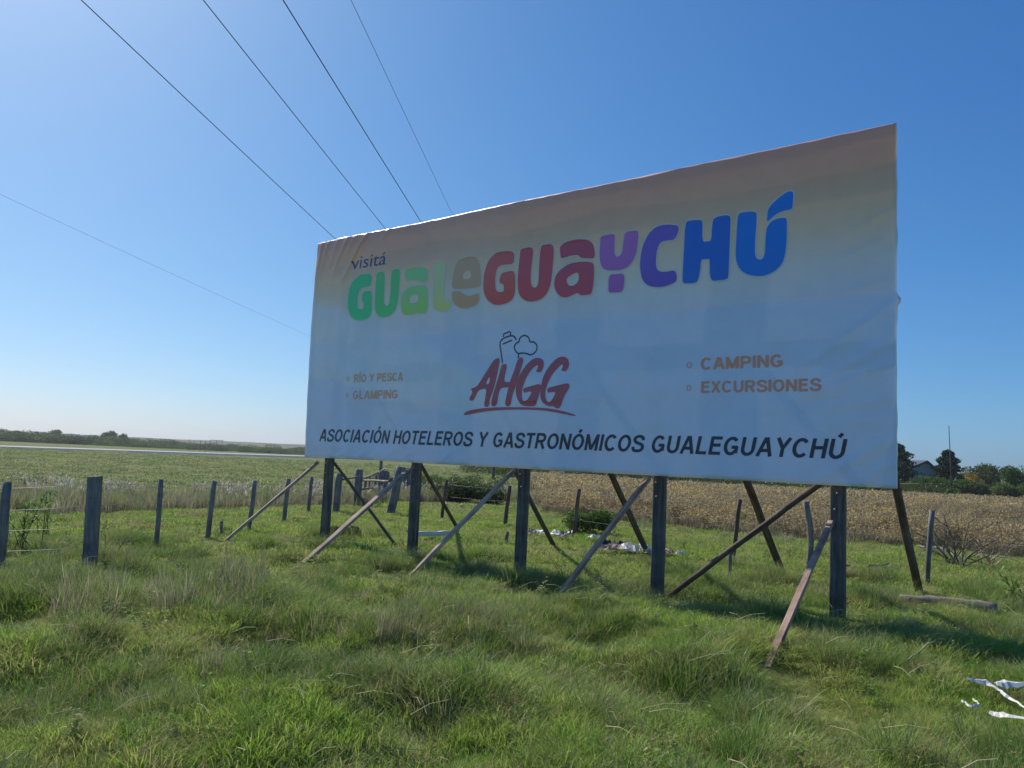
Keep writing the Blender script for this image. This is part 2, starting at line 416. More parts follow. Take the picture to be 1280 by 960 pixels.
    n.nodes.remove(w1)
    dirt = noise_node(n, ar.outputs['Vector'], 3.0, 6, 0.7)
    dr = ramp(n, dirt.outputs[0], [(0.3, (0.93, 0.93, 0.93)), (0.6, (1, 1, 1))]).outputs[0]
    c = mixc(n, 1.0, c, dr, 'MULTIPLY')
    c = mixc(n, sp.outputs[2], c, (0.86, 0.86, 0.85))
    fine = noise_node(n, ar.outputs['Vector'], 14, 5, 0.6)
    p = N(n, 'ShaderNodeBsdfPrincipled'); p.inputs['Roughness'].default_value = 0.38; p.inputs['Specular IOR Level'].default_value = 0.8; p.inputs['Coat Weight'].default_value = 0.8; p.inputs['Coat Roughness'].default_value = 0.3
    n.links.new(c, p.inputs['Base Color'])
    b = N(n, 'ShaderNodeBump'); b.inputs['Strength'].default_value = 0.25; b.inputs['Distance'].default_value = 0.004
    n.links.new(fine.outputs[0], b.inputs['Height']); n.links.new(b.outputs[0], p.inputs['Normal'])
    tr = N(n, 'ShaderNodeBsdfTranslucent'); n.links.new(c, tr.inputs[0])
    mx = N(n, 'ShaderNodeMixShader'); mx.inputs[0].default_value = 0.06
    n.links.new(p.outputs[0], mx.inputs[1]); n.links.new(tr.outputs[0], mx.inputs[2]); n.links.new(mx.outputs[0], out.inputs[0])
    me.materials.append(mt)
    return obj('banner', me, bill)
PRINT = [(0.75, 0.81, 0.97), (0.74, 0.82, 0.97), (0.92, 0.82, 0.70), (0.99, 0.68, 0.38), (1.0, 0.50, 0.24), (1.0, 0.41, 0.22)]
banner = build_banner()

# prints: flat shapes laid on the vinyl, cut finely enough to follow its folds
def chaikin(pts, it=2):
    for _ in range(it):
        q = []
        for i in range(len(pts)):
            a, b = pts[i], pts[(i + 1) % len(pts)]
            q += [(a[0] * .75 + b[0] * .25, a[1] * .75 + b[1] * .25), (a[0] * .25 + b[0] * .75, a[1] * .25 + b[1] * .75)]
        pts = q
    return pts
from mathutils.geometry import tessellate_polygon
def print_mesh(name, shapes, mat, off=0.003, cell=0.12):
    """shapes: list of lists of loops (outer, holes...) in board metres."""
    bm = bmesh.new()
    for k, loops in enumerate(shapes):
        pts = [p for l in loops for p in l]
        tris = tessellate_polygon([[Vector((a, b, 0)) for a, b in l] for l in loops])
        vs = [bm.verts.new((a, b, k * 0.0004)) for a, b in pts]
        for t in tris:
            try: bm.faces.new([vs[i] for i in t])
            except ValueError: pass
    cut_and_lay(bm, off, cell); me = bpy.data.meshes.new(name); bm.to_mesh(me); bm.free(); me.materials.append(mat); me.shade_smooth(); me.update()
    return me
def cut_and_lay(bm, off, cell):
    x0 = min(v.co.x for v in bm.verts); x1 = max(v.co.x for v in bm.verts); y0 = min(v.co.y for v in bm.verts); y1 = max(v.co.y for v in bm.verts)
    for ax, a0, a1 in ((0, x0, x1), (1, y0, y1)):
        t = math.floor(a0 / cell) * cell + cell
        while t < a1:
            co = (t, 0, 0) if ax == 0 else (0, t, 0); no = (1, 0, 0) if ax == 0 else (0, 1, 0)
            bmesh.ops.bisect_plane(bm, geom=bm.verts[:] + bm.edges[:] + bm.faces[:], plane_co=co, plane_no=no); t += cell
    bmesh.ops.recalc_face_normals(bm, faces=bm.faces[:])
    for v in bm.verts: v.co = bw(v.co.x, v.co.y, off + v.co.z)
    fs = [f for f in bm.faces if f.normal.dot(BN) < 0]
    bm.normal_update()
    fs = [f for f in bm.faces if f.normal.dot(BN) < 0]
    if fs: bmesh.ops.reverse_faces(bm, faces=fs)
def ink(name, c0, c1=None, v0=0, v1=1, trans=0.09):
    """Printed ink, c0 at height v0 of the board fading to c1 at height v1."""
    mt, n, out = new_mat(name); 
    if c1 is None: col = c0
    else:
        g = N(n, 'ShaderNodeNewGeometry'); sp = N(n, 'ShaderNodeSeparateXYZ'); n.links.new(g.outputs['Position'], sp.inputs[0])
        mr = N(n, 'ShaderNodeMapRange'); mr.inputs[1].default_value = BO.z + v0; mr.inputs[2].default_value = BO.z + v1; n.links.new(sp.outputs[2], mr.inputs[0])
        col = mixc(n, mr.outputs[0], c0, c1)
    p = N(n, 'ShaderNodeBsdfPrincipled'); p.inputs['Roughness'].default_value = 0.38; p.inputs['Specular IOR Level'].default_value = 0.5; p.inputs['Coat Weight'].default_value = 0.8; p.inputs['Coat Roughness'].default_value = 0.3
    tr = N(n, 'ShaderNodeBsdfTranslucent'); mx = N(n, 'ShaderNodeMixShader'); mx.inputs[0].default_value = trans
    for q in (p.inputs['Base Color'], tr.inputs[0]):
        if hasattr(col, 'links'): n.links.new(col, q)
        else: q.default_value = (*col, 1)
    n.links.new(p.outputs[0], mx.inputs[1]); n.links.new(tr.outputs[0], mx.inputs[2]); n.links.new(mx.outputs[0], out.inputs[0]); return mt
PR = {
 'G': [["1.56,3.237 1.406,3.263 1.223,3.247 1.081,3.18 0.997,3.061 0.969,2.918 0.974,2.772 1.009,2.624 1.087,2.509 1.213,2.449 1.4,2.436 1.541,2.457 1.599,2.532 1.604,2.717 1.585,2.941 1.433,2.955 1.33,2.929 1.331,2.768 1.385,2.754 1.388,2.629 1.29,2.633 1.233,2.678 1.217,2.859 1.259,2.981 1.361,3.025 1.531,3.026 1.563,3.112"]],
 'U': [["1.679,3.259 1.895,3.257 1.902,3.024 1.893,2.832 1.904,2.692 1.959,2.638 2.032,2.655 2.049,2.748 2.053,3.009 2.057,3.261 2.266,3.26 2.269,3.073 2.261,2.867 2.25,2.696 2.201,2.545 2.085,2.46 1.913,2.438 1.783,2.474 1.713,2.55 1.68,2.64 1.67,2.853 1.67,3.065"]],
 'a': [["2.389,3.232 2.604,3.234 2.792,3.221 2.911,3.173 2.928,3.088 2.926,2.962 2.763,2.988 2.619,3.036 2.43,3.022 2.397,3.128"], ["2.395,2.854 2.486,2.914 2.674,2.921 2.93,2.903 2.945,2.702 2.959,2.451 2.803,2.443 2.731,2.477 2.593,2.446 2.45,2.449 2.375,2.497 2.331,2.586 2.316,2.69 2.339,2.791", "2.568,2.77 2.661,2.787 2.722,2.756 2.728,2.671 2.65,2.627 2.555,2.635 2.514,2.707"]],
 'l': [["3.075,3.263 3.266,3.257 3.312,3.227 3.319,2.963 3.304,2.702 3.32,2.635 3.388,2.604 3.475,2.605 3.483,2.491 3.41,2.44 3.256,2.447 3.142,2.486 3.08,2.557 3.068,2.724 3.072,2.989 3.07,3.172"]],
 'e': [["3.554,3.198 3.636,3.254 3.762,3.279 3.952,3.263 4.039,3.189 4.087,3.088 4.116,2.942 4.12,2.815 4.108,2.754 3.901,2.758 3.69,2.766 3.495,2.79 3.487,2.913 3.508,3.073", "3.746,3.047 3.809,3.056 3.873,3.041 3.897,2.982 3.897,2.918 3.807,2.911 3.712,2.922 3.717,3.002"], ["3.487,2.75 3.649,2.734 3.737,2.694 3.814,2.642 3.909,2.63 4.011,2.652 4.089,2.661 4.098,2.518 4.003,2.463 3.817,2.439 3.645,2.477 3.544,2.55 3.494,2.652"]],
 'G2': [["4.752,3.234 4.576,3.267 4.419,3.265 4.283,3.191 4.21,3.074 4.174,2.936 4.167,2.779 4.191,2.651 4.263,2.535 4.388,2.454 4.507,2.436 4.643,2.448 4.756,2.491 4.803,2.594 4.808,2.745 4.788,2.931 4.672,2.94 4.537,2.928 4.501,2.869 4.497,2.769 4.586,2.752 4.594,2.629 4.495,2.635 4.435,2.659 4.408,2.786 4.418,2.941 4.452,3.03 4.549,3.058 4.744,3.035 4.762,3.117"]],
 'U2': [["4.869,3.254 4.978,3.266 5.105,3.254 5.111,3.135 5.095,2.987 5.086,2.807 5.098,2.686 5.141,2.639 5.205,2.645 5.229,2.717 5.235,2.881 5.234,3.03 5.237,3.262 5.345,3.273 5.475,3.256 5.481,3.06 5.471,2.825 5.448,2.651 5.383,2.524 5.279,2.452 5.134,2.432 5.003,2.454 4.905,2.531 4.859,2.619 4.849,2.802 4.856,3.014 4.862,3.136"]],
 'a2': [["5.58,3.21 5.682,3.255 5.837,3.275 5.973,3.262 6.084,3.229 6.145,3.164 6.173,3.075 6.179,2.953 6.053,2.975 5.935,2.997 5.907,3.044 5.796,3.05 5.693,3.034 5.61,3.022 5.588,3.12"], ["5.665,2.891 5.75,2.932 5.903,2.943 6.055,2.929 6.17,2.897 6.177,2.719 6.159,2.459 6.077,2.452 5.959,2.453 5.924,2.502 5.823,2.469 5.704,2.439 5.598,2.482 5.522,2.584 5.503,2.689 5.539,2.788 5.589,2.841", "5.784,2.754 5.859,2.789 5.919,2.783 5.931,2.702 5.901,2.634 5.826,2.598 5.747,2.62 5.718,2.696 5.742,2.737"]],
 'Y': [["6.264,3.262 6.353,3.271 6.466,3.269 6.495,3.243 6.495,3.131 6.492,3.006 6.51,2.955 6.542,2.937 6.589,2.952 6.619,3.004 6.63,3.113 6.648,3.264 6.748,3.27 6.869,3.26 6.862,3.11 6.849,2.974 6.81,2.869 6.736,2.782 6.629,2.746 6.518,2.749 6.39,2.763 6.307,2.81 6.268,2.893 6.25,3.022 6.257,3.149"], ["6.417,2.704 6.536,2.697 6.665,2.694 6.667,2.556 6.649,2.44 6.531,2.442 6.422,2.448 6.418,2.553"]],
 'C': [["7.484,3.222 7.39,3.254 7.259,3.278 7.142,3.268 7.04,3.208 6.968,3.109 6.92,2.979 6.903,2.817 6.916,2.666 6.958,2.553 7.036,2.484 7.141,2.451 7.258,2.442 7.359,2.459 7.46,2.494 7.462,2.58 7.424,2.647 7.338,2.64 7.237,2.641 7.17,2.678 7.145,2.748 7.148,2.882 7.166,2.988 7.208,3.049 7.296,3.058 7.428,3.046"]],
 'H': [["7.561,3.253 7.603,3.273 7.686,3.27 7.79,3.255 7.805,3.216 7.805,2.967 7.873,2.963 7.934,2.962 7.936,3.222 7.986,3.26 8.079,3.267 8.165,3.254 8.183,3.21 8.179,3.058 8.173,2.844 8.171,2.654 8.171,2.503 8.156,2.444 8.048,2.443 7.928,2.446 7.915,2.684 7.917,2.735 7.853,2.737 7.795,2.74 7.789,2.596 7.771,2.508 7.745,2.446 7.628,2.447 7.55,2.459 7.541,2.519 7.549,2.728 7.555,2.99"]],
 'U3': [["8.276,3.259 8.34,3.268 8.429,3.26 8.502,3.246 8.512,3.197 8.509,3.073 8.497,2.913 8.497,2.764 8.507,2.683 8.549,2.64 8.599,2.647 8.622,2.712 8.625,2.846 8.629,2.994 8.652,3.052 8.694,3.101 8.767,3.124 8.827,3.124 8.877,3.114 8.88,2.994 8.878,2.813 8.866,2.669 8.826,2.553 8.743,2.477 8.634,2.44 8.535,2.443 8.422,2.47 8.332,2.529 8.278,2.617 8.253,2.72 8.256,2.896 8.266,3.109"], ["8.638,3.11 8.643,3.202 8.66,3.267 8.714,3.326 8.798,3.386 8.881,3.433 8.935,3.43 8.953,3.408 8.949,3.287 8.939,3.206 8.861,3.21 8.777,3.193 8.705,3.149 8.657,3.107"]],
 'LA': [["4.411,1.574 4.477,1.625 4.551,1.622 4.55,1.546 4.527,1.44 4.49,1.244 4.44,1.093 4.396,1.002 4.387,0.888 4.28,0.884 4.305,1.034 4.326,1.171 4.187,1.151 4.139,1.113 4.076,0.99 4.005,0.983 3.972,1.015 4.038,1.099 4.025,1.146 3.993,1.17 4.124,1.198 4.18,1.266 4.273,1.387 4.347,1.492", "4.384,1.369 4.372,1.231 4.293,1.233"]],
 'LH': [["4.599,1.529 4.686,1.533 4.698,1.48 4.675,1.39 4.654,1.255 4.787,1.259 4.773,1.177 4.601,1.173 4.567,1.091 4.54,0.895 4.419,0.892 4.444,1.032 4.501,1.213 4.535,1.303 4.567,1.424"], ["4.909,1.621 4.993,1.61 5.005,1.558 4.966,1.425 4.917,1.293 4.878,1.16 4.828,1.042 4.808,0.893 4.698,0.894 4.715,1.028 4.745,1.163 4.785,1.297 4.853,1.444"]],
 'LG': [["5.197,1.594 5.305,1.597 5.37,1.55 5.383,1.484 5.359,1.412 5.325,1.381 5.243,1.394 5.277,1.444 5.283,1.495 5.221,1.475 5.143,1.405 5.066,1.289 5.017,1.172 5.005,1.054 5.038,0.965 5.111,0.972 5.171,1.052 5.195,1.11 5.113,1.104 5.059,1.083 5.018,1.15 5.164,1.184 5.36,1.223 5.348,1.107 5.31,0.992 5.27,0.89 5.161,0.888 5.088,0.894 4.994,0.914 4.914,1.026 4.888,1.145 4.917,1.293 5.003,1.424 5.09,1.525"]],
 'LG2': [["5.607,1.583 5.71,1.6 5.789,1.568 5.821,1.496 5.804,1.425 5.764,1.377 5.685,1.401 5.718,1.443 5.706,1.493 5.648,1.46 5.548,1.362 5.475,1.235 5.437,1.106 5.442,1.019 5.481,0.947 5.542,0.953 5.599,1.031 5.622,1.095 5.526,1.09 5.492,1.076 5.462,1.148 5.627,1.181 5.814,1.219 5.849,1.183 5.835,1.127 5.787,1.071 5.74,0.973 5.703,0.859 5.625,0.86 5.606,0.888 5.484,0.889 5.374,0.962 5.35,1.078 5.36,1.223 5.406,1.367 5.489,1.48"]],
 'LU': [["3.873,0.782 3.943,0.821 4.085,0.851 4.325,0.873 4.676,0.882 5.052,0.877 5.414,0.868 5.678,0.838 5.986,0.767 5.946,0.749 5.68,0.796 5.416,0.832 5.054,0.845 4.678,0.841 4.348,0.823 4.089,0.789 3.906,0.758"]],
 'S1': [["4.608,1.544 4.581,1.681 4.548,1.805 4.55,1.881 4.615,1.923 4.71,1.948 4.786,1.951 4.835,1.918 4.851,1.879"]],
 'S2': [["4.604,1.939 4.611,1.984 4.716,2.016 4.745,1.999 4.738,1.961"]],
 'S3': [["4.601,1.833 4.771,1.884"]],
 'S4': [["4.905,1.846 4.912,1.906 4.975,1.944 5.05,1.935 5.099,1.88 5.101,1.835 5.184,1.838 5.241,1.783 5.236,1.702 5.175,1.654 5.121,1.645 5.027,1.679 4.915,1.681 4.906,1.669 4.847,1.714 4.815,1.776 4.841,1.827 4.905,1.854"]],
 'S5': [["4.905,1.681 4.904,1.607"]],
}

def loops_of(key, it=2): return [[chaikin([tuple(map(float, p.split(','))) for p in s.split()], it) for s in sh] for sh in PR[key]]
LET = [('G', (0.03, 0.88, 0.20), (0.04, 0.80, 0.26)), ('U', (0.10, 0.86, 0.16), (0.12, 0.78, 0.20)), ('a', (0.52, 0.92, 0.10), (0.42, 0.88, 0.27)),
       ('l', (0.95, 0.90, 0.16), (0.80, 0.88, 0.36)), ('e', (0.92, 0.46, 0.16), (0.90, 0.50, 0.24)), ('G2', (0.97, 0.10, 0.05), (0.95, 0.15, 0.10)),
       ('U2', (0.93, 0.09, 0.08), (0.88, 0.10, 0.11)), ('a2', (0.85, 0.08, 0.11), (0.80, 0.09, 0.14)), ('Y', (0.62, 0.14, 0.52), (0.68, 0.20, 0.62)),
       ('C', (0.22, 0.10, 0.60), (0.28, 0.13, 0.66)), ('H', (0.005, 0.18, 0.74), (0.01, 0.18, 0.80)), ('U3', (0.002, 0.24, 0.86), (0.002, 0.25, 0.90))]
M_HALO = ink('pale_letter_outline', (0.86, 0.76, 0.62))
def grow(loop, d):
    n = len(loop); A = sum(loop[i][0] * loop[(i + 1) % n][1] - loop[(i + 1) % n][0] * loop[i][1] for i in range(n))
    s = 1 if A > 0 else -1; out = []
    for i in range(n):
        a, c = loop[i - 1], loop[(i + 1) % n]; tx, ty = c[0] - a[0], c[1] - a[1]; L = hypot(tx, ty) or 1
        out.append((loop[i][0] + s * d * ty / L, loop[i][1] - s * d * tx / L))
    return out
def ring(loop, d):
    """thin strip hugging the outside of a loop, as quads"""
    return loop, grow(loop, d)
for key, lo, hi in LET:
    sh = loops_of(key); vs = [p[1] for s_ in sh for l in s_ for p in l]
    let = obj('letter', print_mesh('letter', sh, ink('ink_' + key, lo, hi, min(vs), min(vs) + 0.55 * (max(vs) - min(vs)))), bill)
    bm = bmesh.new()
    for s_ in sh:
        for l in s_[:1]:
            a, b = ring(l, 0.02); va = [bm.verts.new((*p, 0)) for p in a]; vb = [bm.verts.new((*p, 0)) for p in b]
            for i in range(len(a)):
                j = (i + 1) % len(a)
                bm.faces.new((va[i], va[j], vb[j], vb[i]))
    for v in bm.verts: v.co = bw(v.co.x, v.co.y, 0.0022)
    bm.normal_update()
    for f in bm.faces:
        if f.normal.dot(BN) < 0: f.normal_flip()
    me = bpy.data.meshes.new('outline'); bm.to_mesh(me); bm.free(); me.materials.append(M_HALO); obj('outline', me, let)
M_MAROON = ink('ink_maroon', (0.60, 0.10, 0.12))
M_NAVY = ink('ink_navy', (0.01, 0.025, 0.07))
for i, key in enumerate(('LA', 'LH', 'LG', 'LG2', 'LU')):
    obj('logo_underline' if key == 'LU' else 'logo_letter', print_mesh('logo_letter', loops_of(key, 1), M_MAROON, 0.003 + 0.0011 * i), bill)
def stroke(pts, w):
    out = []
    for a, b in zip(pts, pts[1:]):
        dx, dy = b[0] - a[0], b[1] - a[1]; L = hypot(dx, dy) or 1; nx, ny = -dy / L * w / 2, dx / L * w / 2
        out.append([[(a[0] + nx, a[1] + ny), (b[0] + nx, b[1] + ny), (b[0] - nx, b[1] - ny), (a[0] - nx, a[1] - ny)]])
    return out
def smooth_open(pts, it=2):
    for _ in range(it):
        q = [pts[0]]
        for a, b in zip(pts, pts[1:]): q += [(a[0] * .75 + b[0] * .25, a[1] * .75 + b[1] * .25), (a[0] * .25 + b[0] * .75, a[1] * .25 + b[1] * .75)]
        pts = q + [pts[-1]]
    return pts
def ribbon(name, pts, w, mat, off=0.003):
    bm = bmesh.new(); prev = None; n = len(pts)
    for i, p in enumerate(pts):
        a, c = pts[max(0, i - 1)], pts[min(n - 1, i + 1)]; dx, dy = c[0] - a[0], c[1] - a[1]; L = hypot(dx, dy) or 1; nx, ny = -dy / L * w / 2, dx / L * w / 2
        cur = (bm.verts.new((p[0] + nx, p[1] + ny, 0)), bm.verts.new((p[0] - nx, p[1] - ny, 0)))
        if prev: bm.faces.new((prev[0], prev[1], cur[1], cur[0]))
        prev = cur
    for v in bm.verts: v.co = bw(v.co.x, v.co.y, off)
    bm.normal_update()
    for f in bm.faces:
        if f.normal.dot(BN) < 0: f.normal_flip()
    me = bpy.data.meshes.new(name); bm.to_mesh(me); bm.free(); me.materials.append(mat); return obj(name, me, bill)
for key in ('S1', 'S2', 'S3', 'S4', 'S5'):
    pts = [tuple(map(float, p.split(','))) for p in PR[key][0][0].split()]
    ribbon('chef_hat_outline' if key == 'S4' else 'shaker_outline', smooth_open(pts, 1 if key != 'S2' else 0), 0.022, M_NAVY)

def text_line(name, txt, u0, u1, vb, cap, mat, shear=0.0, bold=0.0, cell=0.15, off=0.003):
    cu = bpy.data.curves.new(name, 'FONT'); cu.body = txt; cu.resolution_u = 3; cu.fill_mode = 'FRONT'; cu.size = 1.0
    o = bpy.data.objects.new(name, cu); COL.objects.link(o)
    dg = bpy.context.evaluated_depsgraph_get(); me = bpy.data.meshes.new_from_object(o.evaluated_get(dg))
    bpy.data.objects.remove(o); 
    co = np.zeros(len(me.vertices) * 3); me.vertices.foreach_get('co', co); co = co.reshape(-1, 3)
    sy = cap / 0.73; x0 = co[:, 0].min(); sx = (u1 - u0 - shear * cap - 2 * bold) / (co[:, 0].max() - x0)
    bm = bmesh.new()
    for k in range(3 if bold else 1):                 # heavier strokes: the same outlines printed again slightly to the side
        n0 = len(bm.verts); bm.from_mesh(me); bm.verts.ensure_lookup_table()
        for v in bm.verts[n0:]:
            y = v.co.y * sy; v.co = Vector((u0 + (v.co.x - x0) * sx + y * shear + k * bold, vb + y + (k - 1) * bold * 0.35, k * 0.0005))
    cut_and_lay(bm, off, cell)
    m2 = bpy.data.meshes.new(name); bm.to_mesh(m2); bm.free(); bpy.data.meshes.remove(me); m2.materials.append(mat)
    return obj(name, m2, bill)
# plain sans capitals drawn as strokes (unit cap height)
def arc(cx, cy, rx, ry, a0, a1, n=14): return [(cx + rx * cos(radians(a0 + (a1 - a0) * i / n)), cy + ry * sin(radians(a0 + (a1 - a0) * i / n))) for i in range(n + 1)]
def spl(p): return smooth_open(p, 2)
GLY = {
 'A': (0.74, [[(.065, 0), (.352, 1)], [(.388, 1), (.675, 0)], [(.19, .31), (.55, .31)]]), 'I': (0.18, [[(.09, 0), (.09, 1)]]),
 'H': (0.70, [[(.09, 0), (.09, 1)], [(.61, 0), (.61, 1)], [(.1, .53), (.6, .53)]]), 'T': (0.62, [[(0, .92), (.62, .92)], [(.31, 0), (.31, .9)]]),
 'E': (0.64, [[(.09, 0), (.09, 1)], [(.1, .92), (.60, .92)], [(.1, .53), (.56, .53)], [(.1, .08), (.62, .08)]]), 'L': (0.58, [[(.09, 0), (.09, 1)], [(.1, .08), (.57, .08)]]),
 'N': (0.71, [[(.09, 0), (.09, 1)], [(.62, 0), (.62, 1)], [(.09, .97), (.62, .03)]]), 'M': (0.84, [[(.09, 0), (.09, 1)], [(.75, 0), (.75, 1)], [(.09, .98), (.42, .06)], [(.75, .98), (.42, .06)]]),
 'Y': (0.70, [[(.065, 1), (.35, .45)], [(.635, 1), (.35, .45)], [(.35, 0), (.35, .5)]]), 'X': (0.66, [[(.065, 0), (.595, 1)], [(.065, 1), (.595, 0)]]),
 'O': (0.76, [arc(.38, .5, .30, .425, 0, 360, 26)]), 'C': (0.73, [arc(.38, .5, .30, .425, 42, 318, 20)]),
 'G': (0.77, [arc(.38, .5, .30, .425, 42, 325, 20), [(.655, .12), (.655, .48)], [(.40, .44), (.70, .44)]]),
 'U': (0.69, [[(.09, 1), (.09, .36)] + arc(.345, .36, .255, .285, 180, 360, 12) + [(.60, .36), (.60, 1)]]),
 'S': (0.68, [spl([(.60, .70), (.57, .86), (.34, .95), (.11, .87), (.08, .68), (.22, .55), (.44, .49), (.62, .40), (.64, .20), (.50, .08), (.32, .06), (.10, .10), (.06, .31)])]),
 'P': (0.67, [[(.09, 0), (.09, 1)], [(.1, .92), (.36, .92)] + arc(.38, .69, .215, .23, 90, -90, 10) + [(.36, .46), (.1, .46)]]),
 'R': (0.72, [[(.09, 0), (.09, 1)], [(.1, .92), (.38, .92)] + arc(.40, .70, .215, .22, 90, -90, 10) + [(.38, .48), (.1, .48)], [(.36, .47), (.63, 0)]]),
 ' ': (0.26, [])}
ACC = {'Ó': 'O', 'Ú': 'U', 'Í': 'I'}
def caps_line(txt, u0, u1, vb, cap, mat, shear=0.0, th=0.15, gap=0.11):
    x = 0; glyphs = []
    for ch in txt:
        wd, st = GLY[ACC.get(ch, ch)]; strokes = []
        for s_ in st: strokes.append([(x + a, b) for a, b in s_])
        if ch in ACC: strokes.append([(x + wd / 2 - .03, 1.08), (x + wd / 2 + .09, 1.27)])
        if strokes: glyphs.append(strokes)
        x += wd + gap
    x -= gap; sx = (u1 - u0 - shear * cap) / (x * cap)
    for strokes in glyphs:
        bm = bmesh.new()
        for k, s_ in enumerate(strokes):
            prev = None; n = len(s_)
            for i, p in enumerate(s_):
                a, c = s_[max(0, i - 1)], s_[min(n - 1, i + 1)]
                if n > 3 and abs(s_[0][0] - s_[-1][0]) < 1e-4 and abs(s_[0][1] - s_[-1][1]) < 1e-4 and i in (0, n - 1): a, c = s_[-2], s_[1]
                dx, dy = c[0] - a[0], c[1] - a[1]; L = hypot(dx, dy) or 1; nx, ny = -dy / L * th / 2, dx / L * th / 2
                cur = []
                for q in (1, -1):
                    X, Y = p[0] + nx * q, p[1] + ny * q; cur.append(bm.verts.new((u0 + X * cap * sx + Y * cap * shear, vb + Y * cap, k * .0005)))
                if prev: bm.faces.new((prev[0], prev[1], cur[1], cur[0]))
                prev = cur
        cut_and_lay(bm, 0.003, 0.15); me = bpy.data.meshes.new('small_letter'); bm.to_mesh(me); bm.free(); me.materials.append(mat)
        obj('small_letter', me, bill)
M_ORANGE = ink('ink_orange', (0.97, 0.40, 0.22)); M_BLACKBLUE = ink('ink_blackish_navy', (0.012, 0.02, 0.05)); M_VIOLET = ink('ink_violet_navy', (0.05, 0.05, 0.16))
M_PEACH = ink('ink_peach', (0.97, 0.48, 0.22))
caps_line('ASOCIACIÓN HOTELEROS Y GASTRONÓMICOS GUALEGUAYCHÚ', 0.42, 9.58, 0.283, 0.222, M_BLACKBLUE, 0.2, 0.175)
text_line('text_line', 'visitá', 1.02, 1.93, 3.375, 0.245, M_VIOLET, 0.12, 0.0)
caps_line('RÍO Y PESCA', 1.26, 2.49, 1.335, 0.14, M_PEACH, 0, .19)
caps_line('GLAMPING', 1.25, 2.38, 1.04, 0.145, M_PEACH, 0, .19)
caps_line('CAMPING', 7.82, 8.85, 1.335, 0.148, M_ORANGE, 0, .20)
caps_line('EXCURSIONES', 7.83, 9.29, 1.045, 0.142, M_ORANGE, 0, .20)
for (u, v, mt_) in ((7.66, 1.40, M_ORANGE), (7.665, 1.11, M_ORANGE), (1.10, 1.40, M_PEACH), (1.10, 1.11, M_PEACH)):
    c_ = [(u + 0.03 * cos(a * pi / 6), v + 0.033 * sin(a * pi / 6)) for a in range(13)]
    ribbon('bullet', c_, 0.012, mt_)

# timber frame behind the sheet, posts, struts
YW = 0.15
for u in bill_posts_u:
    b0 = bp(u, 0, -0.16); g = ground_z(b0.x, b0.y)
    p = beam('post', (b0.x, b0.y, g - 0.3), (b0.x + random.uniform(-.01, .01), b0.y, BO.z + BH - 0.03), 0.15, 0.12, M_GREYWOOD, bill, BU, segs=12, jit=0.003)
for v in (0.05, 2.0, 3.93):
    beam('rail', bp(0.02, v, -0.065), bp(BL - 0.02, v, -0.065), 0.09, 0.05, M_GREYWOOD if v > 0.1 else M_DARKWOOD, bill, BZ, segs=10, jit=0.003)
for u in (0.06, BL - 0.07):
    beam('side_rail', bp(u, 0.0, -0.12), bp(u, BH - 0.02, -0.12), 0.05, 0.05, M_GREYWOOD, bill, BU, segs=8, jit=0.002)
# front braces: foot in the grass on the road side, head on the post just under the sheet
def plane_hit(px, py, off):
    r = ray(px, py); o = Vector((0, 0, CAM_H)); p0 = bp(0, 0, off); t = (p0 - o).dot(BN) / r.dot(BN); return o + r * t
for (fx, fy, hx, hy, mt_, wd) in [(282, 676, 395, 580, M_PALEWOOD, 0.09), (383, 701, 508, 590, M_PALEWOOD, 0.095), (513, 720, 640, 590, M_PALEWOOD, 0.09),
                                  (698, 745, 808, 601, M_REDWOOD, 0.085), (963, 826, 1037, 655, M_REDWOOD, 0.06)]:
    f = on_ground(fx, fy); h = plane_hit(hx, hy, -0.04)
    d = (f - h).normalized(); f2 = f + d * 0.12
    print('brace foot', (fx, fy), [round(c, 2) for c in f]); beam('brace', f2, h - d * 0.05, wd, 0.05, mt_, bill, Vector((0, 0, 1)).cross(d), segs=8, jit=0.003)
for u in bill_posts_u:
    for dv in (-0.10, -0.28):
        q = bp(u + random.uniform(-.02, .02), dv, -0.095); tube('bolt', [q, q + BN * 0.02], 0.014, M_WIRE, bill, k=6)
# rear braces: foot behind the board, head high on the post
for (ax, ay, fx, fy, u, wd, mt_) in [(525, 578, 572, 660, 0.49, 0.09, M_BROWNWOOD), (655, 608, 693, 684, 2.73, 0.10, M_BROWNWOOD), (765, 592, 811, 694, 4.96, 0.115, M_BROWNWOOD),
                                     (935, 603, 979, 718, 7.19, 0.125, M_BROWNWOOD), (1119, 596, 1149, 740, 9.43, 0.12, M_BROWNWOOD)]:
    f = on_ground(fx, fy); m_ = ray(ax, ay).cross(ray(fx, fy)); q = bp(u, 0, -0.24)
    z = CAM_H - (m_.x * q.x + m_.y * q.y) / m_.z
    z = min(z, BO.z + BH - 0.3); h = Vector((q.x, q.y, z)); d = (f - h).normalized()
    print('rear brace top z', round(z, 2), 'foot', [round(c, 2) for c in f])
    beam('rear_brace', f + d * 0.1, h, wd, wd * 0.8, mt_, bill, Vector((0, 0, 1)).cross(d), segs=10, jit=0.006, round_=True, bend=0.02)
    LAST = (f, h)
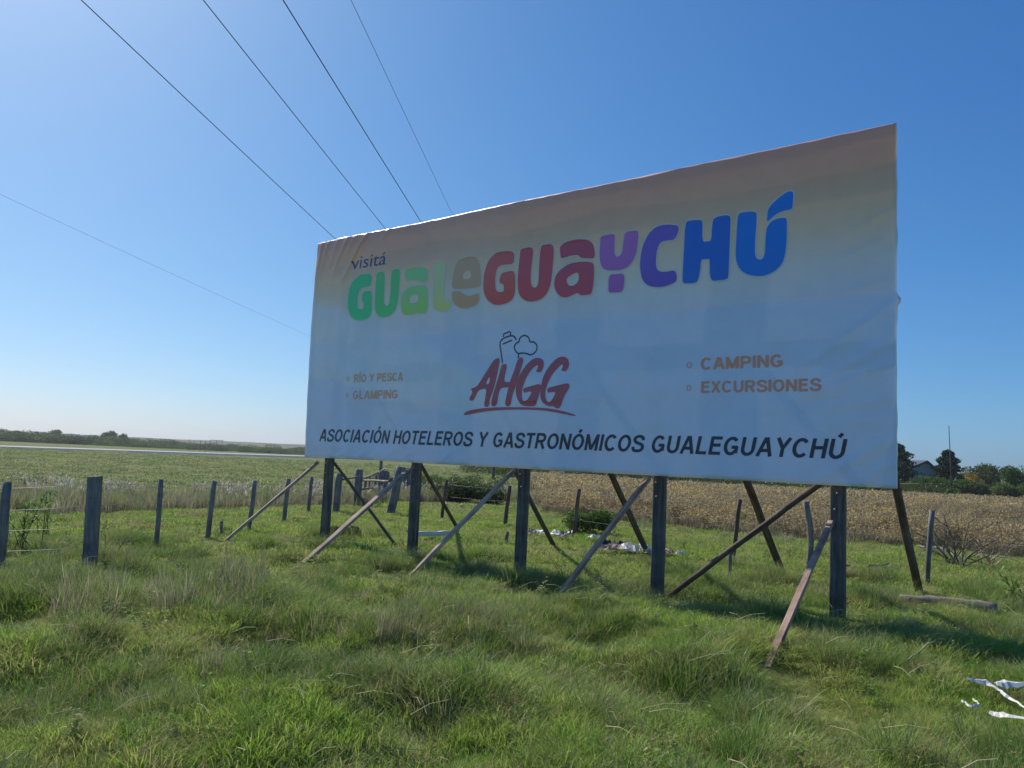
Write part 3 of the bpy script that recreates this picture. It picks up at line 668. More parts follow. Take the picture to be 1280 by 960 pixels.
# thin diagonals in the plane of the posts
for (ax, ay, fx, fy, r_) in [(415, 574, 500, 684, 0.03), (1016, 610, 826, 747, 0.045)]:
    h = plane_hit(ax, ay, -0.27); f = on_ground(fx, fy) 
    beam('diagonal', f - Vector((0, 0, .06)), h + (h - f).normalized() * 0.35, r_ * 2, r_ * 1.6, M_BROWNWOOD, bill, BN, segs=8, jit=0.006, round_=True)
f, h = LAST
c = at_depth(1124, 606, f.y + (h.y - f.y) * 0.5); t_ = (1.45 - f.z) / (h.z - f.z); c = f.lerp(h, t_)
c = at_depth(1126, 607, c.y)
beam('cross_plank', c + Vector((-0.05, 0.08, 0)), at_depth(1147, 606, c.y + 0.25), 0.09, 0.04, M_YELLOWWOOD, bill, BN, segs=3, jit=0.002)

# ------------------------------------------------------------------ fences
def fence_post(pt, top, w_, mat, parent, lean=(0, 0), round_=True, name='post', bend=0.0, seg=6):
    z = ground_z(pt.x, pt.y)
    return beam(name, (pt.x, pt.y, z - 0.25), (pt.x + lean[0], pt.y + lean[1], z + top), w_, w_ * 0.9, mat, parent, (1, 0, 0), segs=seg, jit=0.006, round_=round_, bend=bend)
def post_px(xb, yb, xt, yt, wpx, mat, parent, **kw):
    """Post whose foot stands at the ground point seen at (xb, yb), its head level with (xt, yt)."""
    p = on_ground(xb, yb); q = at_depth(xt, yt, p.y); g = ground_z(p.x, p.y)
    fence_post(p, q.z - g, max(0.035, wpx * p.y / FPX), mat, parent, (q.x - p.x, 0), **kw); return p, q
def wires(name, tops, parent, fr, r=0.003):
    for f in fr:
        pts = []
        for (p, q) in tops:
            g = Vector((p.x, p.y, ground_z(p.x, p.y))); a = g.lerp(q, f)
            if pts:
                mid = pts[-1].lerp(a, 0.5); mid.z -= 0.015; pts.append(mid)
            pts.append(a)
        tube(name, pts, r, M_WIRE, parent, k=4)
p0 = on_ground(117, 708)
lf = empty('wire_fence', (p0.x, p0.y, 0), 'wire fence of leaning dark wooden posts left of the billboard', 'fence')
tops = []
for (xb, yb, xt, yt, wp, kw) in [(-150, 722, -135, 606, 11, {}), (1, 714, 9, 603, 11, {}), (113, 707, 118.5, 596, 14, dict(round_=False)), (195, 687, 201.5, 599, 6.5, {}), (259, 673, 267.5, 601, 6.5, {}),
                                 (310, 665, 319, 601, 5.5, {}), (354, 653, 361, 598, 5.5, {}), (385, 641, 389.5, 596, 4.5, {})]:
    tops.append(post_px(xb, yb, xt, yt, wp, M_DARKWOOD, lf, **kw))
ex = on_ground(421, 642); tops.append((ex, at_depth(424, 596, ex.y)))
wires('wire', tops, lf, (0.93, 0.68, 0.45, 0.22))
rf = empty('wire_fence', (on_ground(915, 720).xy.to_3d()), 'wire fence with thin uneven posts between the grass behind the billboard and the dry field', 'fence')
tops = []
for (xb, yb, xt, yt, wp, kw) in [(551, 651, 558, 600, 4, {}), (630, 657, 637, 607, 5, {}), (716, 669, 724, 611, 5, {}), (914, 700, 925, 624, 5.5, {}), (1007, 708, 1007, 627, 8, dict(bend=0.09, seg=10)),
                                 (1157, 729, 1165, 638, 7, {}), (1372, 760, 1384, 640, 7, {})]:
    tops.append(post_px(xb, yb, xt, yt, wp, M_BROWNWOOD if wp < 6.5 else M_DARKWOOD, rf, **kw))
wires('wire', tops, rf, (0.9, 0.6, 0.33), 0.0025)
# short stakes in the grass
for (xb, yb, xt, yt, wp, lab) in [(276, 668, 277, 655, 4, 'short broken stake in the grass beside the foot of the leftmost brace'),
                                  (631, 680, 634, 668, 4.5, 'small dark stake in the grass left of the third billboard post')]:
    p = on_ground(xb, yb); q = at_depth(xt, yt, p.y); g = ground_z(p.x, p.y)
    o = beam('stake', (p.x, p.y, g - 0.2), (q.x, q.y, q.z + 0.05), wp * p.y / FPX, wp * p.y / FPX, M_DARKWOOD, None, segs=4, jit=0.01, round_=True)
    tag(o, lab, 'stake')
p = on_ground(911, 722); beamo = beam('stake', (p.x, p.y, p.z - .2), (p.x + .02, p.y, p.z + .38), .055, .05, M_DARKWOOD, None, segs=4, jit=.01, round_=True)
tag(beamo, 'short dark stake at the foot of the thin fence post left of the nearest post', 'stake')
# old cattle-gate corner behind the left of the billboard
co = empty('cattle_gate', (on_ground(447, 633).xy.to_3d()), 'old wooden cattle gate of thick posts, pickets and rails behind the billboard', 'gate')
cp = {}
for i, (xb, yb, xt, yt, wp) in enumerate([(419, 642, 424, 592, 9), (446, 632, 449, 587, 10), (486, 643, 501, 583, 11), (520, 628, 523, 575, 9), (477, 626, 479, 588, 12), (507, 616, 508, 585, 12)]):
    cp[i] = post_px(xb, yb, xt, yt, wp, M_DARKWOOD, co, round_=i != 3)
for (xb, yb, xt, yt, wp) in [(455, 626, 457, 598, 3.5), (461, 626, 462, 596, 3), (468, 624, 470, 595, 4), (473, 622, 474, 590, 3), (494, 618, 495, 586, 5), (500, 618, 501, 584, 4), (484, 622, 485, 590, 4), (514, 615, 515, 584, 5)]:
    post_px(xb, yb, xt, yt, wp, M_DARKWOOD, co, name='picket')
def rail_px(a, ya, b, yb_, da, db, th, mat, nm='rail'):
    beam(nm, at_depth(a, ya, da), at_depth(b, yb_, db), th, th * 0.8, mat, co, BZ, segs=5, jit=0.008, round_=True)
d0, d1, d2, d3 = cp[0][0].y, cp[1][0].y, cp[2][0].y, cp[3][0].y
rail_px(424, 600, 448, 596, d0, d1, 0.05, M_GREYWOOD)
rail_px(452, 600, 490, 602, d1, d2, 0.06, M_PALEWOOD)
rail_px(455, 599, 481, 586, d1, d1 + 4, 0.07, M_PALEWOOD)
rail_px(448, 612, 478, 608, d1, d1 + 3, 0.06, M_DARKWOOD)
rail_px(448, 625, 478, 618, d1, d1 + 3, 0.08, M_DARKWOOD)
rail_px(487, 600, 512, 590, d2, d1 + 5, 0.10, M_DARKWOOD)

# ------------------------------------------------------------------ power lines (two spans meet at a pole behind the board)
VPX = 709
vd = ray(VPX, 576.2); vd.z = 0; vd.normalize(); side = Vector((vd.y, -vd.x, 0))
def wire_line(px0, py0, px1, py1, hgt, r, label, name='power_line', pole_y=62):
    """Horizontal cable parallel to vd, hgt above the camera; px,py two points of it in view."""
    r0 = ray((px0 + px1) / 2, (py0 + py1) / 2); t = hgt / r0.z; P = r0 * t
    a = P.dot(side); pts = []
    for i in range(0, 61):
        s = -60 + (pole_y + 60) * i / 60; q = side * a + vd * s
        sag = 0.55 * (((s - 1) / 61) ** 2)
        pts.append(Vector((q.x, q.y, CAM_H + hgt + sag)))
    o = obj(name, mesh(name, *tube_data(pts, r, 5), M_CABLE, True)); tag(o, label, 'power line', 'overhead lines above the field')
    return pts[-1]
WE = [wire_line(95, 0, 422, 300, 7.0, 0.009, 'black overhead cable meeting the board nearest its top left corner'),
      wire_line(248, 0, 485, 287, 7.0, 0.0085, 'black overhead cable, second from the left of four crossing the top'),
      wire_line(350, 0, 527, 277, 7.0, 0.010, 'thickest black overhead cable, third from the left of four'),
      wire_line(436, 0, 566, 268, 7.3, 0.0045, 'thin faint overhead cable, rightmost of the four running to the board')]
W5 = wire_line(0, 252, 388, 420, 6.0, 0.0035, 'faint lone cable low in the sky left of the billboard')
def pole(name, pts, label):
    c = sum(pts, Vector()) / len(pts); g = ground_z(c.x, c.y)
    r = empty(name, (c.x, c.y, g), label, 'utility pole')
    beam('pole', (c.x, c.y, g - 1), (c.x, c.y, c.z + 0.2), 0.26, 0.26, M_GREYWOOD, r, segs=8, jit=0.01, taper=0.7, round_=True)
    if len(pts) > 1:
        z = min(p.z for p in pts) - 0.14
        a, b = pts[0].copy(), pts[-1].copy(); a.z = b.z = z; e = (b - a).normalized() * 0.2
        beam('crossarm', a - e + vd * 0.15, b + e + vd * 0.15, 0.12, 0.1, M_GREYWOOD, r, BZ, segs=4, jit=0.004)
    for p in pts:
        tube('insulator', [p - Vector((0, 0, 0.16)) + vd * 0.05, p - Vector((0, 0, 0.08)), p], 0.035, M_WHITE_PLASTIC, r, k=8)
pole('utility_pole', WE, 'wooden utility pole with crossarm carrying four cables behind the billboard')
pole('utility_pole', [W5], 'single wooden pole carrying the lone low cable behind the billboard')

# ------------------------------------------------------------------ leaf and grass sources
LIB = {}
def blades_mesh(name, mats, n, rad, hmin, hmax, wd, lean=0.35, seed=0, heads=None, curl=0.5, mat_share=None):
    rnd = random.Random(seed); V, F, H, R, MI = [], [], [], [], []
    for i in range(n):
        a = rnd.uniform(0, 2 * pi); rr = rad * math.sqrt(rnd.random()); bx, by = rr * cos(a), rr * sin(a)
        h = rnd.uniform(hmin, hmax) * (1 - 0.35 * (rr / rad) ** 2); la = rnd.uniform(0, 2 * pi) if rnd.random() < 0.6 else a
        ln = lean * rnd.uniform(0.2, 1.3) * h; wdir = la + pi / 2 + rnd.uniform(-.8, .8); w_ = wd * rnd.uniform(0.6, 1.3)
        wx, wy = cos(wdir) * w_ / 2, sin(wdir) * w_ / 2; lx, ly = cos(la), sin(la); b = len(V); rv = rnd.random()
        dr = curl * rnd.uniform(0.0, 1.0)
        for t, s in ((0, 1.0), (0.4, 0.95), (0.75, 0.6)):
            off = ln * (t ** 2 + 0.15 * t); z = h * (t - dr * 0.35 * t ** 3)
            V += [(bx - wx * s + lx * off, by - wy * s + ly * off, z - 0.01), (bx + wx * s + lx * off, by + wy * s + ly * off, z - 0.01)]; H += [t, t]; R += [rv, rv]
        off = ln * 1.25; V.append((bx + lx * off, by + ly * off, h * (1 - dr * 0.4) - 0.01)); H.append(1.0); R.append(rv)
        F += [(b, b + 1, b + 3, b + 2), (b + 2, b + 3, b + 5, b + 4), (b + 4, b + 5, b + 6)]
        mi = 0 if not mat_share or rnd.random() > mat_share else 1
        MI += [mi] * 3
        if heads and rnd.random() < heads[0]:
            hw, hl = heads[1], heads[2]; tx, ty, tz = V[-1]
            for q in range(3):
                c = len(V); an = q * pi / 3 + rnd.random(); ux, uy = cos(an) * hw, sin(an) * hw
                V += [(tx - ux * .3, ty - uy * .3, tz - hl * .5), (tx + ux, ty + uy, tz), (tx + ux * .2 + lx * hl * .2, ty + uy * .2 + ly * hl * .2, tz + hl * .5), (tx - ux, ty - uy, tz)]
                F.append((c, c + 1, c + 2, c + 3)); H += [1] * 4; R += [rv] * 4; MI.append(len(mats) - 1)
    return finish_leaf(name, V, F, H, R, mats, MI)
def finish_leaf(name, V, F, H, R, mats, MI=None):
    me = mesh(name, V, F, mats if isinstance(mats, (list, tuple)) else [mats])
    for nm, a in (('h', H), ('r', R)):
        at_ = me.attributes.new(nm, 'FLOAT', 'POINT'); at_.data.foreach_set('value', np.array(a, np.float32))
    if MI is not None: me.polygons.foreach_set('material_index', MI)
    return me
def leaves_mesh(name, mat, n, centre_fn, size, seed=0, up=0.3, stems=None, stem_mat=None):
    """n little two-triangle leaves at centre_fn(rnd) -> (x,y,z)"""
    rnd = random.Random(seed); V, F, H, R, MI = [], [], [], [], []
    for i in range(n):
        c = Vector(centre_fn(rnd)); d = Vector((rnd.gauss(0, 1), rnd.gauss(0, 1), rnd.gauss(up, 1))).normalized()
        e = d.cross(Vector((rnd.gauss(0, 1), rnd.gauss(0, 1), rnd.gauss(0, 1)))).normalized(); s = size * rnd.uniform(0.6, 1.4)
        b = len(V); V += [c - d * s, c + e * s * 0.45, c + d * s, c - e * s * 0.45]; F.append((b, b + 1, b + 2, b + 3)); H += [1] * 4; R += [rnd.random()] * 4; MI.append(0)
    if stems:
        for pts, r in stems:
            v, f = tube_data(pts, r, 4, 0.5, base=len(V)); V += v; F += f; H += [1] * len(v); R += [0.5] * len(v); MI += [1] * len(f)
    return finish_leaf(name, V, F, H, R, [mat] + ([stem_mat] if stem_mat else []), MI)

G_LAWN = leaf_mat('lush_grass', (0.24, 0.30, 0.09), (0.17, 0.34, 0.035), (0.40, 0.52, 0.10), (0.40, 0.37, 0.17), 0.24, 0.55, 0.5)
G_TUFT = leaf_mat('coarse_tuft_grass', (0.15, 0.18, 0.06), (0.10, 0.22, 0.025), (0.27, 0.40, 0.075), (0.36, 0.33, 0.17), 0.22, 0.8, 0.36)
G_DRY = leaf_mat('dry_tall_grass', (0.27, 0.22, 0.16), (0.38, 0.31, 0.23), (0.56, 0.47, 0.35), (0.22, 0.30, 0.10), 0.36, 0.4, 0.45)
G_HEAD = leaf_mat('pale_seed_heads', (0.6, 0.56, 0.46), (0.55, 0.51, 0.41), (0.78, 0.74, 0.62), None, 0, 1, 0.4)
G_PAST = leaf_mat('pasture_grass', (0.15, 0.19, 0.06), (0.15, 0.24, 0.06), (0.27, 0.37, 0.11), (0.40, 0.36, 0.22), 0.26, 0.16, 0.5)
G_CROP = leaf_mat('ripe_crop_leaves', (0.30, 0.24, 0.14), (0.46, 0.36, 0.15), (0.72, 0.56, 0.20), (0.36, 0.30, 0.19), 0.36, 0.3, 0.5)
G_STALK = leaf_mat('dry_stalks', (0.28, 0.23, 0.17), (0.28, 0.23, 0.17), (0.44, 0.36, 0.27), None, 0, 1, 0.3)
G_SHRUB = leaf_mat('shrub_leaves', (0.05, 0.10, 0.025), (0.05, 0.11, 0.02), (0.12, 0.20, 0.04), None, 0, 1.2, 0.35)
G_DARK = leaf_mat('dark_conifer_leaves', (0.02, 0.05, 0.018), (0.018, 0.05, 0.018), (0.045, 0.095, 0.03), None, 0, 0.8, 0.2)
G_OLIVE = leaf_mat('olive_tree_leaves', (0.08, 0.10, 0.04), (0.08, 0.11, 0.04), (0.15, 0.18, 0.065), None, 0, 0.4, 0.3)
G_YELLOW = leaf_mat('autumn_leaves', (0.4, 0.24, 0.06), (0.42, 0.26, 0.05), (0.60, 0.42, 0.10), None, 0, 1, 0.4)
G_WEED = leaf_mat('weed_leaves', (0.12, 0.2, 0.05), (0.14, 0.26, 0.04), (0.28, 0.42, 0.09), None, 0, 1, 0.45)

def lib(name, meshes):
    c = bpy.data.collections.new(name)
    for i, me in enumerate(meshes):
        o = bpy.data.objects.new('%s_%02d' % (name, i), me); c.objects.link(o)
    return c
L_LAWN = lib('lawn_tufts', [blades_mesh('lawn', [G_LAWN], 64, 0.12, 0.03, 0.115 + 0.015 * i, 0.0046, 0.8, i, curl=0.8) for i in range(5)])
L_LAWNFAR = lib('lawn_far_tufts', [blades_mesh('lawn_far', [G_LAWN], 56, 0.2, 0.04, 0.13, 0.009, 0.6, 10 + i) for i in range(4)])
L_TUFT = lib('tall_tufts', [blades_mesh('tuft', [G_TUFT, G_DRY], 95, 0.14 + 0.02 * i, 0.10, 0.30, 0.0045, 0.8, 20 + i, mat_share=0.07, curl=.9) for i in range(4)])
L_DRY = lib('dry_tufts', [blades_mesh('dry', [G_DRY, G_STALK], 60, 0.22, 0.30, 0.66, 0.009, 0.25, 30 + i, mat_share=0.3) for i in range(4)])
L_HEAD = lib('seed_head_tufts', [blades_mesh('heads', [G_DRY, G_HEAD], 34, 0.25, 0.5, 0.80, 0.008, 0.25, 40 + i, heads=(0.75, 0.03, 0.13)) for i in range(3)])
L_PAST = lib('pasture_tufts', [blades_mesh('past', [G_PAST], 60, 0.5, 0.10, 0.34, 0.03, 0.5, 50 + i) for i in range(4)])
def crop_mesh(i, big=1.0):
    rnd = random.Random(60 + i); V, F, H, R, MI = [], [], [], [], []
    for s in range(13):
        a = rnd.uniform(0, 2 * pi); rr = 0.3 * big * math.sqrt(rnd.random()); bx, by = rr * cos(a), rr * sin(a); h = rnd.uniform(0.40, 0.62)
        lx, ly = rnd.uniform(-.08, .08), rnd.uniform(-.08, .08); w_ = 0.006 * big; rv = rnd.random()
        for q in range(2):
            an = rnd.random() * pi; ux, uy = cos(an) * w_, sin(an) * w_; b = len(V)
            V += [(bx - ux, by - uy, 0), (bx + ux, by + uy, 0), (bx + lx + ux * .5, by + ly + uy * .5, h), (bx + lx - ux * .5, by + ly - uy * .5, h)]
            F.append((b, b + 1, b + 2, b + 3)); H += [1] * 4; R += [rv] * 4; MI.append(1)
        for q in range(14):
            t = rnd.uniform(0.45, 1.02); cx, cy, cz = bx + lx * t + rnd.gauss(0, .045) * big, by + ly * t + rnd.gauss(0, .045) * big, h * t
            d = Vector((rnd.gauss(0, 1), rnd.gauss(0, 1), rnd.gauss(0, .8))).normalized(); e = d.cross(Vector((rnd.gauss(0, 1), rnd.gauss(0, 1), rnd.gauss(0, 1)))).normalized(); s_ = 0.024 * big * rnd.uniform(.6, 1.4)
            b = len(V); c = Vector((cx, cy, cz)); V += [c - d * s_, c + e * s_ * .6, c + d * s_, c - e * s_ * .6]; F.append((b, b + 1, b + 2, b + 3)); H += [1] * 4; R += [rnd.random()] * 4; MI.append(0 if t > 0.62 or rnd.random() < .3 else 1)
    return finish_leaf('crop', V, F, H, R, [G_CROP, G_STALK], MI)
L_CROP = lib('crop_plants', [crop_mesh(i) for i in range(4)])
L_CROPFAR = lib('crop_far_plants', [crop_mesh(10 + i, 2.0) for i in range(3)])
def ell(cx, cy, cz, rx, ry, rz):
    def f(r):
        d = Vector((r.gauss(0, 1), r.gauss(0, 1), r.gauss(0, 1))).normalized(); k = r.random() ** 0.4
        return (cx + d.x * rx * k, cy + d.y * ry * k, max(0.0, cz + d.z * rz * k))
    return f
def rosette(i):
    rq_ = random.Random(200 + i); V, F, H, R_, MI = [], [], [], [], []
    for k in range(3 + i):
        bx, by, hh = rq_.gauss(0, .03), rq_.gauss(0, .03), rq_.uniform(.10, .34); tip = Vector((bx + rq_.gauss(0, .05), by + rq_.gauss(0, .05), hh)); b0 = Vector((bx, by, 0))
        v, f = tube_data([b0, tip], .0022, 3, .6, base=len(V)); V += v; F += f; H += [1] * len(v); R_ += [.5] * len(v); MI += [1] * len(f)
        for q in range(9):
            p = b0.lerp(tip, rq_.uniform(.1, 1)); a = rq_.uniform(0, 6.28); L_ = rq_.uniform(.03, .075); d = Vector((cos(a), sin(a), rq_.uniform(-.2, .7))).normalized(); e = Vector((-sin(a), cos(a), 0)) * L_ * .28; b = len(V)
            V += [p, p + d * L_ * .5 + e, p + d * L_ - Vector((0, 0, .01)), p + d * L_ * .5 - e]; F.append((b, b + 1, b + 2, b + 3)); H += [1] * 4; R_ += [rq_.random()] * 4; MI.append(0)
    return finish_leaf('weed', V, F, H, R_, [G_WEED if i != 2 else G_TUFT, G_STALK], MI)
L_WEED = lib('weed_rosettes', [rosette(i) for i in range(3)])
L_SCRUB = lib('scrub_clumps', [leaves_mesh('scrub', m_, 620, ell(0, 0, 0.55, 0.9, 0.9, 0.65), 0.07, 80 + i) for i, m_ in enumerate((G_SHRUB, G_OLIVE, G_OLIVE))])

def scatter(name, lib_col, pts, label, cat='grass'):
    """pts: list of (x, y, z, rotz, tilt, sxy, sz). One object of kind stuff whose points carry tuft instances."""
    me = bpy.data.meshes.new(name); P = np.array(pts, np.float32); n = len(P)
    me.vertices.add(n); me.vertices.foreach_set('co', P[:, :3].ravel())
    a = me.attributes.new('rot', 'FLOAT_VECTOR', 'POINT'); rr = np.stack([P[:, 4], P[:, 4] * 0.7, P[:, 3]], -1); a.data.foreach_set('vector', rr.ravel())
    a = me.attributes.new('scl', 'FLOAT_VECTOR', 'POINT'); ss = np.stack([P[:, 5], P[:, 5], P[:, 6]], -1); a.data.foreach_set('vector', ss.ravel())
    a = me.attributes.new('pick', 'INT', 'POINT'); a.data.foreach_set('value', RNG.integers(0, len(lib_col.objects), n).astype(np.int32))
    o = obj(name, me); ng = bpy.data.node_groups.new(name, 'GeometryNodeTree')
    ng.interface.new_socket('Geometry', in_out='INPUT', socket_type='NodeSocketGeometry'); ng.interface.new_socket('Geometry', in_out='OUTPUT', socket_type='NodeSocketGeometry')
    gi = ng.nodes.new('NodeGroupInput'); go = ng.nodes.new('NodeGroupOutput'); ip = ng.nodes.new('GeometryNodeInstanceOnPoints')
    ci = ng.nodes.new('GeometryNodeCollectionInfo'); ci.inputs[0].default_value = lib_col; ci.inputs['Separate Children'].default_value = True; ci.inputs['Reset Children'].default_value = True
    def att(nm, t):
        x = ng.nodes.new('GeometryNodeInputNamedAttribute'); x.data_type = t; x.inputs[0].default_value = nm; return x.outputs[0]
    L = ng.links; m2p = ng.nodes.new('GeometryNodeMeshToPoints')
    L.new(gi.outputs[0], m2p.inputs[0]); L.new(m2p.outputs[0], ip.inputs['Points']); L.new(ci.outputs[0], ip.inputs['Instance'])
    ip.inputs['Pick Instance'].default_value = True; L.new(att('pick', 'INT'), ip.inputs['Instance Index'])
    L.new(att('rot', 'FLOAT_VECTOR'), ip.inputs['Rotation']); L.new(att('scl', 'FLOAT_VECTOR'), ip.inputs['Scale']); L.new(ip.outputs[0], go.inputs[0])
    md = o.modifiers.new('scatter', 'NODES'); md.node_group = ng
    return tag(o, label, cat, kind='stuff')
def frust(y): return 0.70 * y + 1.6
rnd = random.Random(11)
def pt(x, y, s, sz=None, tilt=0.15):
    return (x, y, ground_z(x, y), rnd.uniform(0, 6.28), rnd.uniform(-tilt, tilt), s, sz if sz is not None else s)
def fill(y0, y1, dens, fn):
    out = []; n = int(dens * (0.70 * (y1 * y1 - y0 * y0) + 3.2 * (y1 - y0)))
    for _ in range(n):
        y = math.sqrt(rnd.uniform(y0 * y0, y1 * y1)); x = rnd.uniform(-frust(y), frust(y)); r = fn(x, y)
        if r is not None: out.append(r)
    return out
def nz(x, y, s, o=0): return noise.noise(Vector((x * s, y * s, o)))
FEET = [on_ground(a, b) for a, b in ((282, 676), (383, 701), (513, 720), (698, 745), (963, 826), (511, 690), (643, 704), (814, 748), (1039, 772), (399, 672), (117, 708), (1149, 740), (979, 718), (826, 747))]
def near_foot(x, y):
    return min(hypot((x - f.x) * 1.3, (y - (f.y - .45)) * .6) for f in FEET)
def lawn_fn(x, y):
    if y > 16 and (in_crop(x, y) > 0.4 or dry_strip(x, y) > 0.5): return None
    b = nz(x, y, 0.9, 33) ; c = nz(x, y, 2.5, 12)
    if b + 0.6 * c < -0.40 and rnd.random() < 0.8: return None
    s = 1.0 + 0.5 * nz(x, y, 0.6, 21) + 0.3 * c
    return pt(x, y, s * rnd.uniform(.8, 1.2), s * rnd.uniform(.7, 1.25) * (0.8 if y > 9 else 1.0) * (.25 + .75 * sstep(.25, .6, near_foot(x, y))), 0.25)
scatter('grass', L_LAWN, fill(2.4, 9.5, 300, lawn_fn), 'short green grass covering the ground in front of the billboard')
scatter('grass', L_LAWNFAR, fill(9.3, 27, 60, lawn_fn), 'green grass growing round and behind the billboard posts')
TUFTS = []
def tuft_fn(x, y):
    if y > 16 and (in_crop(x, y) > 0.4 or dry_strip(x, y) > 0.5): return None
    if near_foot(x, y) < .5: return None
    d = nz(x, y, 0.55, 50) + 0.6 * nz(x, y, 1.7, 51) + (0.1 if y < 10 else -0.12)
    if d < 0.30: return None
    return pt(x, y, rnd.uniform(.7, 1.2), rnd.uniform(.35, .8) * (1.0 if y < 11 else 0.75), 0.3)
TUFTS += fill(2.4, 9, 16, tuft_fn) + fill(9, 20, 3.5, tuft_fn)
def patch(px, py, rad, n, s=1.0, lst=None):
    c = on_ground(px, py)
    for _ in range(n):
        a = rnd.uniform(0, 6.28); r = rad * math.sqrt(rnd.random())
        if near_foot(c.x + r * cos(a) * 1.5, c.y + r * sin(a)) > .3: lst.append(pt(c.x + r * cos(a) * 1.5, c.y + r * sin(a), rnd.uniform(.8, 1.2) * s, rnd.uniform(.8, 1.2) * s, 0.25))
for (px, py, rad, n, s) in [(330, 770, .5, 40, 1.2), (20, 745, .6, 35, 1.1), (180, 755, .6, 36, 1.1), (440, 790, .35, 20, 1.1), (590, 800, .35, 22, 1.0), (545, 870, .22, 14, 1.2), (860, 850, .3, 18, 1.1),
                            (1060, 800, .35, 26, 1.0), (680, 735, .4, 22, 1.1), (590, 720, .4, 20, 1.0), (860, 745, .5, 30, 1.0), (940, 905, .22, 16, 1.1), (770, 740, .3, 14, 1.1), (430, 670, .5, 18, 1.2), (720, 790, .3, 14, .9), (1255, 750, .4, 20, 1.0), (100, 850, .3, 14, .9), (540, 740, .3, 12, 1.1)]:
    patch(px, py, rad, n, s, TUFTS)
for _ in range(150):
    y = math.sqrt(rnd.uniform(3.6 ** 2, 13.5 ** 2)); x = rnd.uniform(-.68, .68) * y
    rr_ = rnd.uniform(.10, .32); hh = rnd.uniform(.6, 1.35)
    for _k in range(int(70 * rr_)):
        a = rnd.uniform(0, 6.28); r = rr_ * math.sqrt(rnd.random()); X, Y = x + r * cos(a) * 1.4, y + r * sin(a)
        if near_foot(X, Y) > .5: TUFTS.append(pt(X, Y, rnd.uniform(.7, 1.0) * (.6 + .4 * hh), hh * rnd.uniform(.8, 1.1), .3))
scatter('tall_grass', L_TUFT, TUFTS, 'coarse taller grass tufts scattered over the meadow')
BR = []
for (px, py, rad, n, s_) in [(200, 755, .8, 26, .7), (265, 740, .5, 14, .75), (430, 795, .5, 10, .5), (575, 800, .5, 12, .5), (130, 735, .6, 12, .6), (520, 760, .4, 6, .5), (900, 870, .5, 8, .45), (1130, 790, .6, 8, .45), (300, 850, .5, 6, .45), (90, 880, .4, 5, .45)]:
    patch(px, py, rad, n, s_, BR)
scatter('dead_grass', L_DRY, BR, 'brown dead grass clumps scattered among the green tufts in front')
WD = fill(3.2, 16, 5.0, lambda x, y: pt(x, y, rnd.uniform(.5, .9)) if nz(x, y, .8, 61) > -.1 and near_foot(x, y) > .3 else None)
scatter('broadleaf_weeds', L_WEED, WD, 'small broad leaved weeds and thistles between the grass tufts', 'weeds')
def dry_fn(x, y):
    k = dry_strip(x, y)
    if rnd.random() > k: return None
    return pt(x, y, rnd.uniform(.9, 1.3), rnd.uniform(.75, 1.15))
D = fill(15, 34, 8, dry_fn)
def dry_spot(x, y):
    if in_crop(x, y) > 0.3 and y < edge_y(x) + 1.6: return pt(x, y, rnd.uniform(.8, 1.1), rnd.uniform(.5, .9))
    e = edge_y(x) - y
    if x > 1 and 0 < e < 2.2 and nz(x, y, .7, 77) > -.05 and rnd.random() < .5: return pt(x, y, rnd.uniform(.6, .9), rnd.uniform(.3, .6))
    return None
D += fill(14, 26, 6, dry_spot)
scatter('dry_grass', L_DRY, D, 'tall brownish dry grass growing beyond the wire fence')
def head_fn(x, y):
    if x > 0.6: return None
    e = 17.2 + (x + 9.5) * 1.45 if x > -9.5 else 17.2 + (x + 9.5) * 0.25
    s = y - e
    if s < 0.2 or s > 5.5: return None
    if rnd.random() > (0.25 + 0.75 * sstep(1.5, 4, s)) * (0.5 + 0.8 * nz(x, y, .6, 5)): return None
    return pt(x, y, rnd.uniform(.8, 1.2), rnd.uniform(.7, 1.1))
scatter('seed_head_grass', L_HEAD, fill(15, 36, 2.6, head_fn), 'white feathery seed heads above the dry grass at the left')
def past_fn(x, y):
    if in_crop(x, y) > 0.3 or dry_strip(x, y) > 0.5: return None
    if rnd.random() > 0.55 + 0.7 * nz(x, y, .12, 3): return None
    s = 0.8 + y / 70; return pt(x, y, s * rnd.uniform(.7, 1.3), s * rnd.uniform(.22, .5))
scatter('pasture_grass', L_PAST, fill(24, 50, 2.6, past_fn) + fill(50, 112, .7, past_fn), 'rough green pasture between the fence and the pale road')
def crop_fn(x, y):
    if rnd.random() > in_crop(x, y): return None
    return pt(x, y, rnd.uniform(.85, 1.2), rnd.uniform(.7, 1.2) * (1 + .45 * nz(x, y, .35, 71)) * (0.8 if y < edge_y(x) + 1 else 1), .12)
scatter('dry_crop', L_CROP, fill(14, 36, 10, crop_fn), 'golden brown ripe crop in the field behind the billboard', 'crop')
scatter('dry_crop', L_CROPFAR, fill(36, 79, 3.0, crop_fn), 'far part of the golden crop field below the hedge', 'crop')
CW = fill(19, 60, .35, lambda x, y: pt(x, y, rnd.uniform(1.5, 3), rnd.uniform(1.4, 2.6)) if in_crop(x, y) > .3 and nz(x, y, .25, 81) > .05 else None)
scatter('field_weeds', L_WEED, CW, 'green weeds growing up among the ripe crop', 'weeds')
